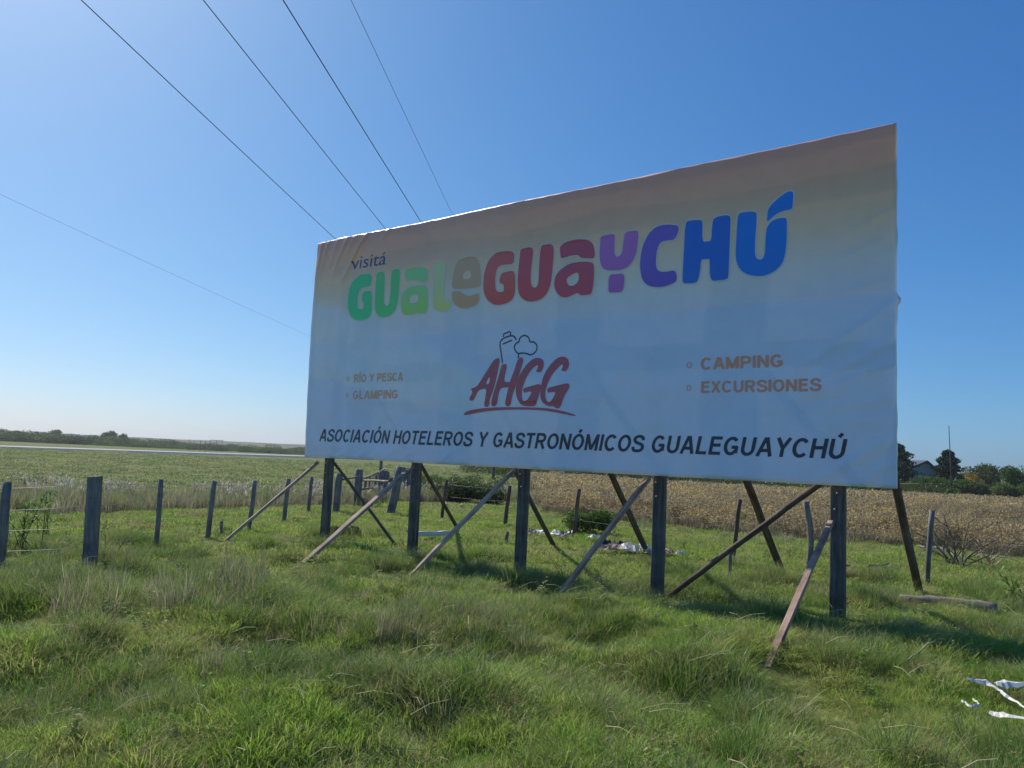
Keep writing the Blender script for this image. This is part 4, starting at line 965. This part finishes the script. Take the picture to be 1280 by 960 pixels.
# scrub on the near side of the crop and the far tree belt
SC = []
DK = []
for _ in range(2200):
    y = math.sqrt(rnd.uniform(26 ** 2, 105 ** 2)); x = rnd.uniform(-frust(y), .02 * y)
    if dry_strip(x, y) > .3 or nz(x, y, .1, 90) + .5 * nz(x, y, .4, 91) < 0.05: continue
    DK.append((x, y, ground_z(x, y) - .05, rnd.uniform(0, 6.28), 0, rnd.uniform(1.2, 2.6), rnd.uniform(.9, 1.6)))
scatter('rough_tufts', L_TUFT, DK, 'darker rough tufts dotted over the far pasture')
def in_scrub(x, y, s0, s1): SC.append((x, y, ground_z(x, y) - 0.1, rnd.uniform(0, 6.28), 0, rnd.uniform(s0, s1), rnd.uniform(s0, s1) * 0.9))
for _ in range(60):
    y = rnd.uniform(30, 48); x = rnd.uniform(-0.16, -0.01) * y; in_scrub(x, y, 0.3, 0.75)
for _ in range(130):
    x = rnd.uniform(4, 46); in_scrub(x, rnd.uniform(80, 90), 1.2, 2.3)
for _ in range(30):
    in_scrub(rnd.uniform(-4, 8), rnd.uniform(74, 92), 1.0, 2.0)
scatter('scrub', L_SCRUB, SC, 'low green scrub along the edges of the crop field', 'scrub')
BELT = []
for _ in range(1900):
    y = rnd.uniform(240, 330); x = rnd.uniform(-0.75, 0.5) * y; s = rnd.uniform(0.8, 1.7) * (1 + 1.5 * max(0, nz(x, y, .022, 8)) + 1.2 * max(0, nz(x, y, .08, 18)))
    BELT.append((x, y, ground_z(x, y) - 0.3, rnd.uniform(0, 6.28), 0, s * 1.6, s))
scatter('tree_belt', L_SCRUB, BELT, 'dark belt of far trees and scrub beyond the road', 'tree belt')

# ------------------------------------------------------------------ road and hills far left
def strip(name, pts, width, z, mat, label=None):
    V, F = [], []
    for i, (x, y) in enumerate(pts):
        a = pts[max(0, i - 1)]; b = pts[min(len(pts) - 1, i + 1)]; dx, dy = b[0] - a[0], b[1] - a[1]; L = hypot(dx, dy); nx, ny = -dy / L, dx / L
        for s in (-0.5, -0.42, 0.42, 0.5):
            hx, hy = x + nx * width * s, y + ny * width * s; hi = max(ground_z(hx + ox_, hy + oy_) for ox_ in (-2, 0, 2) for oy_ in (-2, 0, 2))
            V.append((hx, hy, hi + (z if abs(s) < 0.45 else -0.6)))
        if i:
            b = len(V) - 8
            for k in range(3): F.append((b + k, b + k + 1, b + k + 5, b + k + 4))
    return obj(name, mesh(name, V, F, mat, False))
mt, n, out = new_mat('pale_gravel'); g_ = N(n, 'ShaderNodeNewGeometry'); t = noise_node(n, g_.outputs['Position'], 0.4, 6, .7)
principled(n, out, ramp(n, t.outputs[0], [(.3, (.33, .31, .28)), (.7, (.50, .48, .44))]).outputs[0], .9)
ra, rb = at(-60, 556.5, 0.2), at(400, 571.3, 0.2); dv = rb - ra
rp = [(ra.x + dv.x * t, ra.y + dv.y * t) for t in [-1.2 + 0.1 * i for i in range(36)]]
tag(strip('road', rp, 13, 0.32, mt), 'pale gravel road crossing beyond the pasture', kind='structure')
def hills():
    V, F = [], []; nx = 160
    for j, (y, h) in enumerate([(900, -2), (1000, 6), (1150, 9), (1400, -2)]):
        for i in range(nx):
            x = -1800 + 3600 * i / (nx - 1); V.append((x, y, h + (5 * noise.noise(Vector((x * .002, j * .3, 2))) + 1.0 * noise.noise(Vector((x * .02, j, 2)))) * (1 if h > 0 else 0) + (-x * 0.0022 if h > 0 else 0)))
    for j in range(3):
        for i in range(nx - 1): a = j * nx + i; F.append((a, a + 1, a + 1 + nx, a + nx))
    mt, n, out = new_mat('far_hill'); g_ = N(n, 'ShaderNodeNewGeometry'); t = noise_node(n, g_.outputs['Position'], 0.02, 6, .7)
    principled(n, out, ramp(n, t.outputs[0], [(.35, (.07, .085, .045)), (.65, (.14, .14, .075))]).outputs[0], 1.0, spec=0.0)
    tag(obj('hills', mesh('hills', V, F, mt, True)), kind='structure')
hills()

# ------------------------------------------------------------------ trees, hedge and house at the right
def tree(name, px, base_y, top_py, dist, rx, kind, mat, label, cat='tree', n=1800, lsz=0.16, seed=1, group=None, lobes=None):
    p = at_depth(px, 600, dist); g = ground_z(p.x, p.y); top = at_depth(px, top_py, dist).z; H = top - g
    r = empty(name, (p.x, p.y, g), label, cat, group); rnd_ = random.Random(seed)
    if kind == 'round':
        lobes = lobes or [(0, 0, .62, .62, .36)] + [(rnd_.uniform(-.55, .55), rnd_.uniform(-.4, .4), rnd_.uniform(.42, .8), rnd_.uniform(.28, .5), rnd_.uniform(.14, .26)) for _ in range(9)]
        def cf(q):
            l = q.choice(lobes); d = Vector((q.gauss(0, 1), q.gauss(0, 1), q.gauss(0, 1))).normalized(); k = q.random() ** 0.35
            return (p.x + (l[0] + d.x * l[3] * k) * rx, p.y + (l[1] + d.y * l[3] * k) * rx, g + max(.05, (l[2] + d.z * l[4] * k)) * H)
    elif kind == 'bush':
        lobes = [(rnd_.uniform(-.75, .75), rnd_.uniform(-.3, .3), rnd_.uniform(.3, .55), rnd_.uniform(.28, .45), rnd_.uniform(.28, .42)) for _ in range(14)]
        def cf(q):
            l = q.choice(lobes); d = Vector((q.gauss(0, 1), q.gauss(0, 1), q.gauss(0, 1))).normalized(); k = q.random() ** 0.35
            return (p.x + (l[0] + d.x * l[3] * k) * rx, p.y + (l[1] + d.y * l[3] * k) * rx * .8, g + max(0.02, (l[2] + d.z * l[4] * k)) * H)
    else:                                        # broad dark conifer: whorls of drooping boughs
        def cf(q):
            t = q.random() ** 0.8; prof = math.sqrt(max(0, 1 - (t * 1.0) ** 2.4)) * (0.82 + 0.18 * sin(t * 34)) * (0.75 + .25 * min(1, t * 5)); a = q.uniform(0, 6.28); kk = q.random() ** .4 * (0.85 + .15 * sin(a * 9 + t * 17))
            return (p.x + cos(a) * rx * prof * kk, p.y + sin(a) * rx * prof * kk, g + (0.06 + 0.94 * t) * H - .05 * rx * kk)
    stems = []
    for i in range(6):
        a = i * 1.05 + seed; e = Vector((p.x + cos(a) * rx * .45, p.y + sin(a) * rx * .45, g + H * rnd_.uniform(.5, .75))); s0 = Vector((p.x, p.y, g + H * .18))
        stems.append(([s0, s0.lerp(e, .5) + Vector((0, 0, .1 * H)), e], 0.03 * H / 3))
    obj('crown', leaves_mesh('crown', mat, n, cf, lsz, seed), r)
    V, F = tube_data([(p.x, p.y, g - .2), (p.x + .05, p.y, g + H * .4), (p.x, p.y, g + H * .8)], 0.045 * H, 7, 0.25)
    for pts_, rr in stems:
        v, f = tube_data(pts_, rr, 5, 0.4, base=len(V)); V += v; F += f
    obj('trunk', mesh('trunk', V, F, M_BROWNWOOD, True), r)
    return r
tree('conifer', 1119, 0, 553, 92, 3.3, 'cone', G_DARK, 'dark broad evergreen tree half hidden by the right edge of the billboard', n=9000, lsz=.13, seed=5)
tree('conifer', 1185, 0, 562, 92, 2.15, 'cone', G_DARK, 'dark spiky evergreen tree standing behind the thin mast', n=8000, lsz=.12, seed=6)
tree('hedge_bush', 1172, 0, 591, 84, 3.7, 'bush', G_SHRUB, 'large rounded green bush below the dark evergreens and the house', 'bush', n=11000, lsz=.10, seed=7)
tree('broadleaf_tree', 1234, 0, 577, 96, 3.3, 'round', G_OLIVE, 'olive tree next to the yellow leaves, right of the spiky evergreen', n=7000, lsz=.12, seed=8)
tree('broadleaf_tree', 1278, 0, 581, 92, 3.1, 'round', G_SHRUB, 'green tree at the right edge of the photo behind the crop', n=7000, lsz=.12, seed=9)
tree('broadleaf_tree', 1216, 0, 588, 86, 1.2, 'round', G_YELLOW, 'small tree with yellow autumn leaves above the hedge', n=1500, lsz=.09, seed=10)
tree('hedge_bush', 1228, 0, 598, 83, 3.0, 'bush', G_OLIVE, 'olive green bush under the yellow tree at the field edge', 'bush', n=8000, lsz=.10, seed=12)
tree('hedge_bush', 1273, 0, 599, 83, 2.9, 'bush', G_SHRUB, 'green bush at the far right edge of the crop field', 'bush', n=8000, lsz=.10, seed=13)
tree('broadleaf_tree', 1325, 0, 585, 93, 3.2, 'round', G_OLIVE, 'olive tree just past the right end of the hedge', n=4500, lsz=.14, seed=14)
HB = ['dark hedge bush just left of the rightmost rear brace under the billboard', 'dark hedge bush just right of the nearest billboard post, behind the crop', 'hedge bush behind the crop, first one left of the nearest post',
      'hedge bush behind the crop, second one left of the nearest post', 'dark hedge bush midway between fourth and fifth billboard posts', 'green hedge bush first to the right of the fourth billboard post',
      'dark hedge bush just left of the fourth billboard post, under the board edge', 'green hedge bush farthest left, over the rear brace left of the fourth post']
for i, (px, tp, rx) in enumerate([(1095, 604, 2.4), (1050, 603, 2.6), (1000, 600, 2.8), (950, 600, 2.6), (900, 596, 2.8), (850, 594, 2.6), (805, 593, 2.5), (770, 590, 2.2)]):
    tree('hedge_bush', px, 0, tp - 6, 88, rx, 'bush', (G_DARK, G_SHRUB)[i % 2 if i > 1 else 0], HB[i], 'bush', n=1500, lsz=.17, seed=30 + i, group='hedge bushes under the billboard')
for i, (px, tp, rx, d) in enumerate([(15, 538, 3.0, 330), (62, 536, 3.3, 330), (132, 538, 3.2, 330), (150, 541, 2.2, 335), (350, 545, 5, 420)][:4]):
    tree('broadleaf_tree', px, 0, tp, d, rx, 'round', G_OLIVE, ['small far tree at the left edge above the tree belt', 'round far tree standing above the tree belt at the left', 'taller of two touching far trees above the belt', 'lower right one of two touching far trees'][i], n=900, lsz=.5, seed=50 + i)
# shrubs near the fence
tree('shrub', 742, 0, 630, on_ground(742, 668).y, 0.62, 'bush', G_SHRUB, 'dark green shrub by the thin post behind the billboard', 'shrub', n=3000, lsz=.035, seed=21)
tree('shrub', 585, 0, 596, 29, 1.3, 'bush', G_OLIVE, 'wide green shrub beyond the fence between second and third billboard posts', 'shrub', n=3200, lsz=.07, seed=22)
tree('shrub', 430, 0, 655, on_ground(425, 670).y, 0.4, 'bush', G_OLIVE, 'low grey green weed bush right of the first billboard post', 'shrub', n=900, lsz=.035, seed=23)

hp = at_depth(1160, 598, 97); hg = ground_z(hp.x, hp.y)
hs = empty('house', (hp.x, hp.y, hg), 'white house with dark gable roof between the two dark evergreens', 'house')
M_WALL = plain('white_render', (0.55, 0.58, 0.60), .85, .08); M_ROOF = plain('dark_metal_roof', (0.07, 0.085, 0.11), .6, .2); M_GLASS = plain('dark_glass', (0.03, 0.035, 0.045), .15, .05)
def box(name, c, sx, sy, sz, mat, parent):
    V = [(c[0] + a * sx / 2, c[1] + b * sy / 2, c[2] + d * sz) for d in (0, 1) for a, b in ((-1, -1), (1, -1), (1, 1), (-1, 1))]
    return obj(name, mesh(name, V, [(3, 2, 1, 0), (4, 5, 6, 7), (0, 1, 5, 4), (1, 2, 6, 5), (2, 3, 7, 6), (3, 0, 4, 7)], mat), parent)
wl = at_depth(1146, 582, 97).z
eave = at_depth(1168, 598, 97).z; hx0, hx1 = hp.x - 5.5, hp.x + .75; yy0, yy1 = hp.y - 2.5, hp.y + 3.5; ridge = at_depth(1146, 578, 97).z
rx_ = at_depth(1144, 598, 97).x
V = [(hx0, yy0, hg), (hx1, yy0, hg), (hx1, yy0, eave), (rx_, yy0, ridge), (hx0, yy0, eave), (hx0, yy1, hg), (hx1, yy1, hg), (hx1, yy1, eave), (rx_, yy1, ridge), (hx0, yy1, eave)]
obj('wall', mesh('wall', V, [(0, 1, 2, 3, 4), (9, 8, 7, 6, 5), (1, 6, 7, 2), (0, 4, 9, 5)], M_WALL), hs)
def slab(name, a, b, y0, y1, th, mat, parent):
    V = [(a[0], y0, a[1]), (b[0], y0, b[1]), (b[0], y1, b[1]), (a[0], y1, a[1])]; V += [(x, y, z + th) for x, y, z in V]
    return obj(name, mesh(name, V, [(3, 2, 1, 0), (4, 5, 6, 7), (0, 1, 5, 4), (1, 2, 6, 5), (2, 3, 7, 6), (3, 0, 4, 7)], mat), parent)
sl_ = (ridge - eave) / (hx1 - rx_); slab('roof', (rx_, ridge + .03), (hx1 + .6, eave - sl_ * .6 + .03), yy0 - .4, yy1 + .4, .22, M_ROOF, hs)
sl2 = (ridge - eave) / (rx_ - hx0); slab('roof', (hx0 - .6, eave - sl2 * .6 + .03), (rx_, ridge + .03), yy0 - .4, yy1 + .4, .22, M_ROOF, hs)
wi = box('window', (hp.x - .6, yy0 - .02, hg + 1.0), 1.0, .08, 1.0, M_GLASS, hs)
mp_ = at_depth(1189, 600, 80); mg = ground_z(mp_.x, mp_.y); mtp = at_depth(1186, 532, 80)
ms = empty('mast', (mp_.x, mp_.y, mg), 'thin leaning mast rising in front of the spiky evergreen tree', 'mast')
tube('pole', [(mp_.x + .1, mp_.y, mg - .2), (mtp.x, mtp.y, mtp.z)], 0.075, M_GREYWOOD, ms, k=7, taper=.45)
beam('crossarm', (mtp.x - .12, mtp.y, at_depth(1186, 564, 80).z), (mtp.x + .3, mtp.y, at_depth(1186, 564, 80).z), .1, .1, M_GREYWOOD, ms, BZ, segs=2)
# far metal pen frame on the left
fp = at_depth(258, 565, 210); fg = ground_z(fp.x, fp.y)
pf = empty('metal_frame', (fp.x, fp.y, fg), 'skeletal metal frame of posts and bars far beyond the road', 'frame')
for px, tp in [(237, 549), (243, 551), (251, 550), (257, 551), (263, 549.5), (271, 550), (278.5, 550)]:
    q = at_depth(px, tp, 210); tube('post', [(q.x, q.y, fg - .3), q], .07, M_DARKWOOD, pf, k=5)
for a, b, y_ in [(237, 251, 559), (263, 279, 550), (251, 264, 556)]:
    tube('bar', [at_depth(a, y_, 210), at_depth(b, y_ + (b - a) * .04, 210)], .06, M_DARKWOOD, pf, k=5)

# ------------------------------------------------------------------ things lying in the grass
M_LOG = wood('bleached_grey_wood', (0.10, 0.085, 0.07), (0.27, 0.24, 0.20), (0.46, 0.41, 0.36))
M_DEADWOOD = wood('dead_branch_wood', (0.10, 0.085, 0.07), (0.20, 0.17, 0.14), (0.36, 0.31, 0.25))
def lying(name, pa, pb, ra_, mat, label, cat, up=0.04, **kw):
    a, b = on_ground(*pa), on_ground(*pb); a.z = ground_z(a.x, a.y) + up; b.z = ground_z(b.x, b.y) + up
    o = beam(name, a, b, ra_, ra_ * .75, mat, None, BZ, **kw); return tag(o, label, cat)
lying('log', (1126, 764), (1247, 778), 0.15, M_LOG, 'old weathered post lying in the grass right of the nearest billboard post', 'log', 0.14, segs=10, jit=0.014, round_=True, taper=1.1)
lying('white_plank', (519, 677), (560, 676), 0.09, M_WHITE_PLASTIC, 'white plank lying on the grass beside the second billboard post', 'plank', 0.14, segs=6, jit=0.01)
lying('branch', (1086, 714), (1112, 711), 0.05, M_PALEWOOD, 'pale short branch lying behind the nearest billboard post', 'branch', 0.08, segs=5, jit=0.02, round_=True)
lying('branch', (1040, 716), (1062, 714), 0.035, M_PALEWOOD, 'short pale stick on the grass just right of the nearest post', 'branch', 0.10, segs=4, jit=0.01, round_=True)
lying('branch', (1134, 846), (1160, 822), 0.016, M_PALEWOOD, 'thin dry stick poking up left of the torn plastic', 'branch', 0.12, segs=4, jit=0.01, round_=True)
def twigs(name, px, py, hpx, wpx, n, mat, label, cat, seed, r0=0.02, parent=None):
    rq = random.Random(seed); c = on_ground(px, py); H = hpx * c.y / FPX; Wd = wpx * c.y / FPX; V, F = [], []
    def grow_(p, d, L, r, lv):
        pts = [p]; q = p.copy(); dd = d.copy()
        for i in range(4):
            dd = (dd + Vector((rq.gauss(0, .22), rq.gauss(0, .22), rq.gauss(0, .16)))).normalized(); q = q + dd * L / 4; q.z = max(q.z, ground_z(q.x, q.y) + .01); pts.append(q.copy())
        v, f = tube_data(pts, r, 4, .4, base=len(V)); V.extend(v); F.extend(f)
        if lv > 0:
            for k in range(3): s = rq.choice(pts[1:]); grow_(s, (dd + Vector((rq.gauss(0, .8), rq.gauss(0, .8), rq.gauss(.1, .6)))).normalized(), L * rq.uniform(.4, .65), r * .55, lv - 1)
    for i in range(n):
        d = Vector((rq.uniform(-1, 1) * Wd / H, rq.uniform(-.6, .6), rq.uniform(.5, 1.1))).normalized()
        grow_(c + Vector((rq.uniform(-.25, .25) * Wd, rq.uniform(-.1, .1), -.03)), d, H * rq.uniform(.6, 1.0), r0, 2)
    return tag(obj(name, mesh(name, V, F, mat, True)), label, cat)
twigs('dead_bush', 1192, 708, 74, 40, 12, M_DEADWOOD, 'leafless dead bush at the field edge, left one of two', 'dead bush', 3, .018)
twigs('dead_bush', 1238, 708, 40, 26, 7, M_PALEWOOD, 'smaller pale dead bush at the field edge, right one of two', 'dead bush', 4, .015)
lying('fallen_branch', (1148, 690), (1200, 706), 0.05, M_DARKWOOD, 'dark fallen branch reaching from the dead bush towards a fence post', 'branch', .12, segs=8, jit=.03, round_=True, bend=.08)
twigs('twig_pile', 1115, 716, 14, 34, 6, M_BROWNWOOD, 'low pile of dark twigs beside the foot of the rightmost rear brace', 'twig pile', 6, .012)
twigs('dry_weed', 310, 890, 45, 40, 3, M_PALEWOOD, 'pale dry broken stems in the grass at the lower left', 'dry weed', 8, .0035)
twigs('dry_weed', 525, 640, 0.1 + 22, 8, 2, M_BROWNWOOD, 'thin dark weed stems beside the second billboard post', 'dry weed', 9, .004)
twigs('dry_weed', 132, 700, 45, 18, 2, M_BROWNWOOD, 'thin dark stems leaning by the thickest fence post', 'dry weed', 10, .004)
twigs('dry_weed', 275, 745, 40, 26, 4, M_BROWNWOOD, 'dark seeded weed stems in the grass below the leftmost brace', 'dry weed', 14, .0035)
twigs('dry_weed', 705, 735, 55, 10, 3, M_BROWNWOOD, 'dark upright weed stems below the foot of the fourth front brace', 'dry weed', 15, .004)

# tall leafy weeds at the left
def weed(px, py, hpx, n, label, seed, mat=G_WEED):
    rq = random.Random(seed); c = on_ground(px, py); H = hpx * c.y / FPX; V, F, Hh, R, MI = [], [], [], [], []
    for i in range(n):
        tip = c + Vector((rq.gauss(0, .38) * H, rq.gauss(0, .25) * H, H * rq.uniform(.55, 1.05))); base = c + Vector((rq.gauss(0, .1), rq.gauss(0, .1), -.02)); mid = base.lerp(tip, .5) + Vector((0, 0, .08 * H))
        v, f = tube_data([base, mid, tip], .007, 4, .4, base=len(V)); V += v; F += f; Hh += [1] * len(v); R += [.5] * len(v); MI += [1] * len(f)
        for k in range(11):
            t = rq.uniform(.25, 1.0); p = (base.lerp(mid, t * 2) if t < .5 else mid.lerp(tip, t * 2 - 1)); d = Vector((rq.gauss(0, 1), rq.gauss(0, 1), rq.gauss(.5, .6))).normalized(); s_ = Vector((0, 0, 1)).cross(d)
            s_ = (s_.normalized() if s_.length > .1 else Vector((1, 0, 0))) * .02; L_ = rq.uniform(.10, .2); b = len(V); q = p + d * L_ * .5 + Vector((0, 0, .02)); e = p + d * L_ + Vector((0, 0, -.03))
            V += [p, q + s_, e, q - s_]; F.append((b, b + 1, b + 2, b + 3)); Hh += [1] * 4; R += [rq.random()] * 4; MI.append(0)
    me = finish_leaf('tall_weed', V, F, Hh, R, [mat, M_BROWNWOOD], MI); return tag(obj('tall_weed', me), label, 'weed')
weed(30, 688, 72, 9, 'leafy pale green weed leaning between the two nearest fence posts', 3)
weed(55, 668, 55, 5, 'smaller leafy weed right behind the bigger one by the fence', 4)
weed(1262, 762, 50, 5, 'tall green weed beside the end of the lying post', 5, G_TUFT)

# litter behind the board
def crumple(name, px, py, w_, h_, mat, seed, label, group=None, cat='litter', z=.02):
    rq = random.Random(seed); c = on_ground(px, py); a = rq.uniform(0, 3.14); V, F = [], []; nx, ny = 7, 5
    for j in range(ny + 1):
        for i in range(nx + 1):
            x, y = (i / nx - .5) * w_, (j / ny - .5) * h_; x += rq.uniform(-.1, .1) * w_; y += rq.uniform(-.12, .12) * h_
            X, Y = x * cos(a) - y * sin(a), x * sin(a) + y * cos(a); e = 1 - max(abs(i / nx - .5), abs(j / ny - .5)) * 2
            V.append((c.x + X, c.y + Y, ground_z(c.x, c.y) + z + (.03 + rq.uniform(0, 1) * .5 * min(w_, h_)) * min(1, .3 + e * 1.2)))
    for j in range(ny):
        for i in range(nx): b = j * (nx + 1) + i; F.append((b, b + 1, b + nx + 2, b + nx + 1))
    me = mesh(name, V, F, mat, False); o = obj(name, me); so = o.modifiers.new('thick', 'SOLIDIFY'); so.thickness = .006; return tag(o, label, cat, group)
LIT = [(662, 671, .35, .2, 2), (676, 672, .4, .22, 0), (694, 673, .45, .25, 0), (703, 676, .35, .25, 2), (712, 672, .3, .2, 1), (748, 690, .3, .2, 2), (757, 686, .35, .25, 1), (768, 690, .35, .3, 3), (776, 687, .3, .2, 1),
       (784, 693, .45, .3, 0), (795, 695, .55, .3, 0), (806, 694, .45, .3, 0), (826, 695, .3, .2, 0), (836, 697, .3, .2, 3), (742, 677, .3, .15, 0), (762, 694, .4, .2, 3), (815, 698, .3, .2, 2), (850, 699, .2, .15, 0)]
LN = {0: ('crumpled_plastic', M_WHITE_PLASTIC, 'crumpled white plastic in the rubbish behind the board', 'white plastic scraps'), 1: ('dark_scrap', M_BLACK_PLASTIC, 'black plastic scrap in the rubbish behind the board', 'black plastic scraps'),
      2: ('rubble', M_GREY_RUBBLE, 'grey rubble lump in the rubbish behind the board', 'grey rubble lumps'), 3: ('red_scrap', M_RED_SCRAP, 'faded reddish scrap in the rubbish behind the board', 'reddish scraps')}
ORD = ['leftmost', 'second', 'third', 'fourth', 'fifth', 'sixth', 'seventh', 'eighth']
for k in range(4):
    row = sorted(l for l in LIT if l[4] == k); nm, mm, lb, gp = LN[k]
    for q, (px, py, w_, h_, _k) in enumerate(row):
        pos = 'rightmost' if q == len(row) - 1 else ORD[q] + ('' if q == 0 else ' from left')
        crumple(nm, px, py, w_ * .8, h_ * .8, mm, 70 + q * 5 + k, lb + ', ' + pos, gp, z=.08)
# torn plastic at lower right
def ribbon3(name, pts, w0, mat, label, seed):
    rq = random.Random(seed); P = []
    for px, py, z in pts:
        p = on_ground(px, py + 22); q = at_depth(px, py, p.y - .02); P.append(q)
    Q = []
    for a, b in zip(P, P[1:]):
        for k in range(5): Q.append(a.lerp(b, k / 5) + Vector((rq.uniform(-.006, .006), rq.uniform(-.006, .006), rq.uniform(-.006, .006))))
    Q.append(P[-1]); V, F = [], []
    for i, p in enumerate(Q):
        d = (Q[min(i + 1, len(Q) - 1)] - Q[max(0, i - 1)]).normalized(); s = d.cross(Vector((0.2, -.6, 1)).normalized()).normalized(); tw = .3 * sin(i * .7 + seed); s = (s + Vector((0, 0, tw))).normalized()
        ww = w0 * (0.5 + .5 * sin(pi * min(1, (i + 1) / len(Q) * 1.3))) * rq.uniform(.75, 1.2); V += [p - s * ww, p + Vector((0, 0, .012)), p + s * ww]
        if i: b = len(V) - 6; F += [(b, b + 1, b + 4, b + 3), (b + 1, b + 2, b + 5, b + 4)]
    o = obj(name, mesh(name, V, F, mat, False)); so = o.modifiers.new('thick', 'SOLIDIFY'); so.thickness = .002; return tag(o, label, 'plastic sheet')
ribbon3('torn_plastic', [(1210, 849, .24), (1232, 853, .26), (1246, 860, .26), (1262, 873, .25), (1290, 890, .22)], .026, M_WHITE_PLASTIC, 'torn white plastic strip running diagonally at the lower right edge', 1)
ribbon3('torn_plastic', [(1244, 855, .23), (1262, 855, .24), (1300, 854, .24)], .034, M_WHITE_PLASTIC, 'broad white plastic strip at the right edge, topmost of the torn pieces', 2)
ribbon3('torn_plastic', [(1238, 890, .2), (1262, 896, .18), (1300, 902, .16)], .03, M_WHITE_PLASTIC, 'lowest torn white plastic strip at the right edge', 3)
ribbon3('torn_plastic', [(1202, 876, .16), (1214, 884, .12), (1224, 882, .12), (1216, 874, .17)], .008, M_WHITE_PLASTIC, 'thin curled white plastic loop in the grass at the lower right', 4)
#crumple('dark_scrap', 1254, 862, .12, .08, M_BLACK_PLASTIC, 99, 'dark scrap lying between the torn white strips at the lower right', None, 'litter', .14)
# pale dry straws lying in the foreground
ST_V, ST_F = [], []
rq = random.Random(5)
for i in range(520):
    y = math.sqrt(rq.uniform(9, 110)); x = rq.uniform(-.7, .7) * y; z = ground_z(x, y) + rq.uniform(.08, .2); a = rq.uniform(0, 6.28); L_ = rq.uniform(.1, .32); dz = rq.uniform(-.05, .1)
    p0_ = Vector((x, y, z)); p1_ = p0_ + Vector((cos(a) * L_, sin(a) * L_, dz)); v, f = tube_data([p0_, p0_.lerp(p1_, .5) + Vector((0, 0, .02)), p1_], rq.uniform(.0015, .003), 3, .5, base=len(ST_V)); ST_V += v; ST_F += f
M_STRAW = plain('pale_straw', (.46, .40, .24), .8, .2)
tag(obj('dry_straw', mesh('dry_straw', ST_V, ST_F, M_STRAW)), 'pale dry straws lying scattered over the grass in front', 'straw', kind='stuff')

# ------------------------------------------------------------------ air
def build_haze():
    V = [(x, y, z) for z in (-7, 13) for x, y in ((-2300, -60), (2300, -60), (2300, 1450), (-2300, 1450))]
    o = obj('haze', mesh('haze', V, [(3, 2, 1, 0), (4, 5, 6, 7), (0, 1, 5, 4), (1, 2, 6, 5), (2, 3, 7, 6), (3, 0, 4, 7)]))
    mt, n, out = new_mat('air'); v = N(n, 'ShaderNodeVolumePrincipled'); v.inputs['Color'].default_value = (0.9, 0.94, 1.0, 1); v.inputs['Density'].default_value = 0.0003; v.inputs['Anisotropy'].default_value = 0.35
    n.links.new(v.outputs[0], out.inputs['Volume']); o.data.materials.append(mt); return tag(o, kind='stuff')
build_haze()
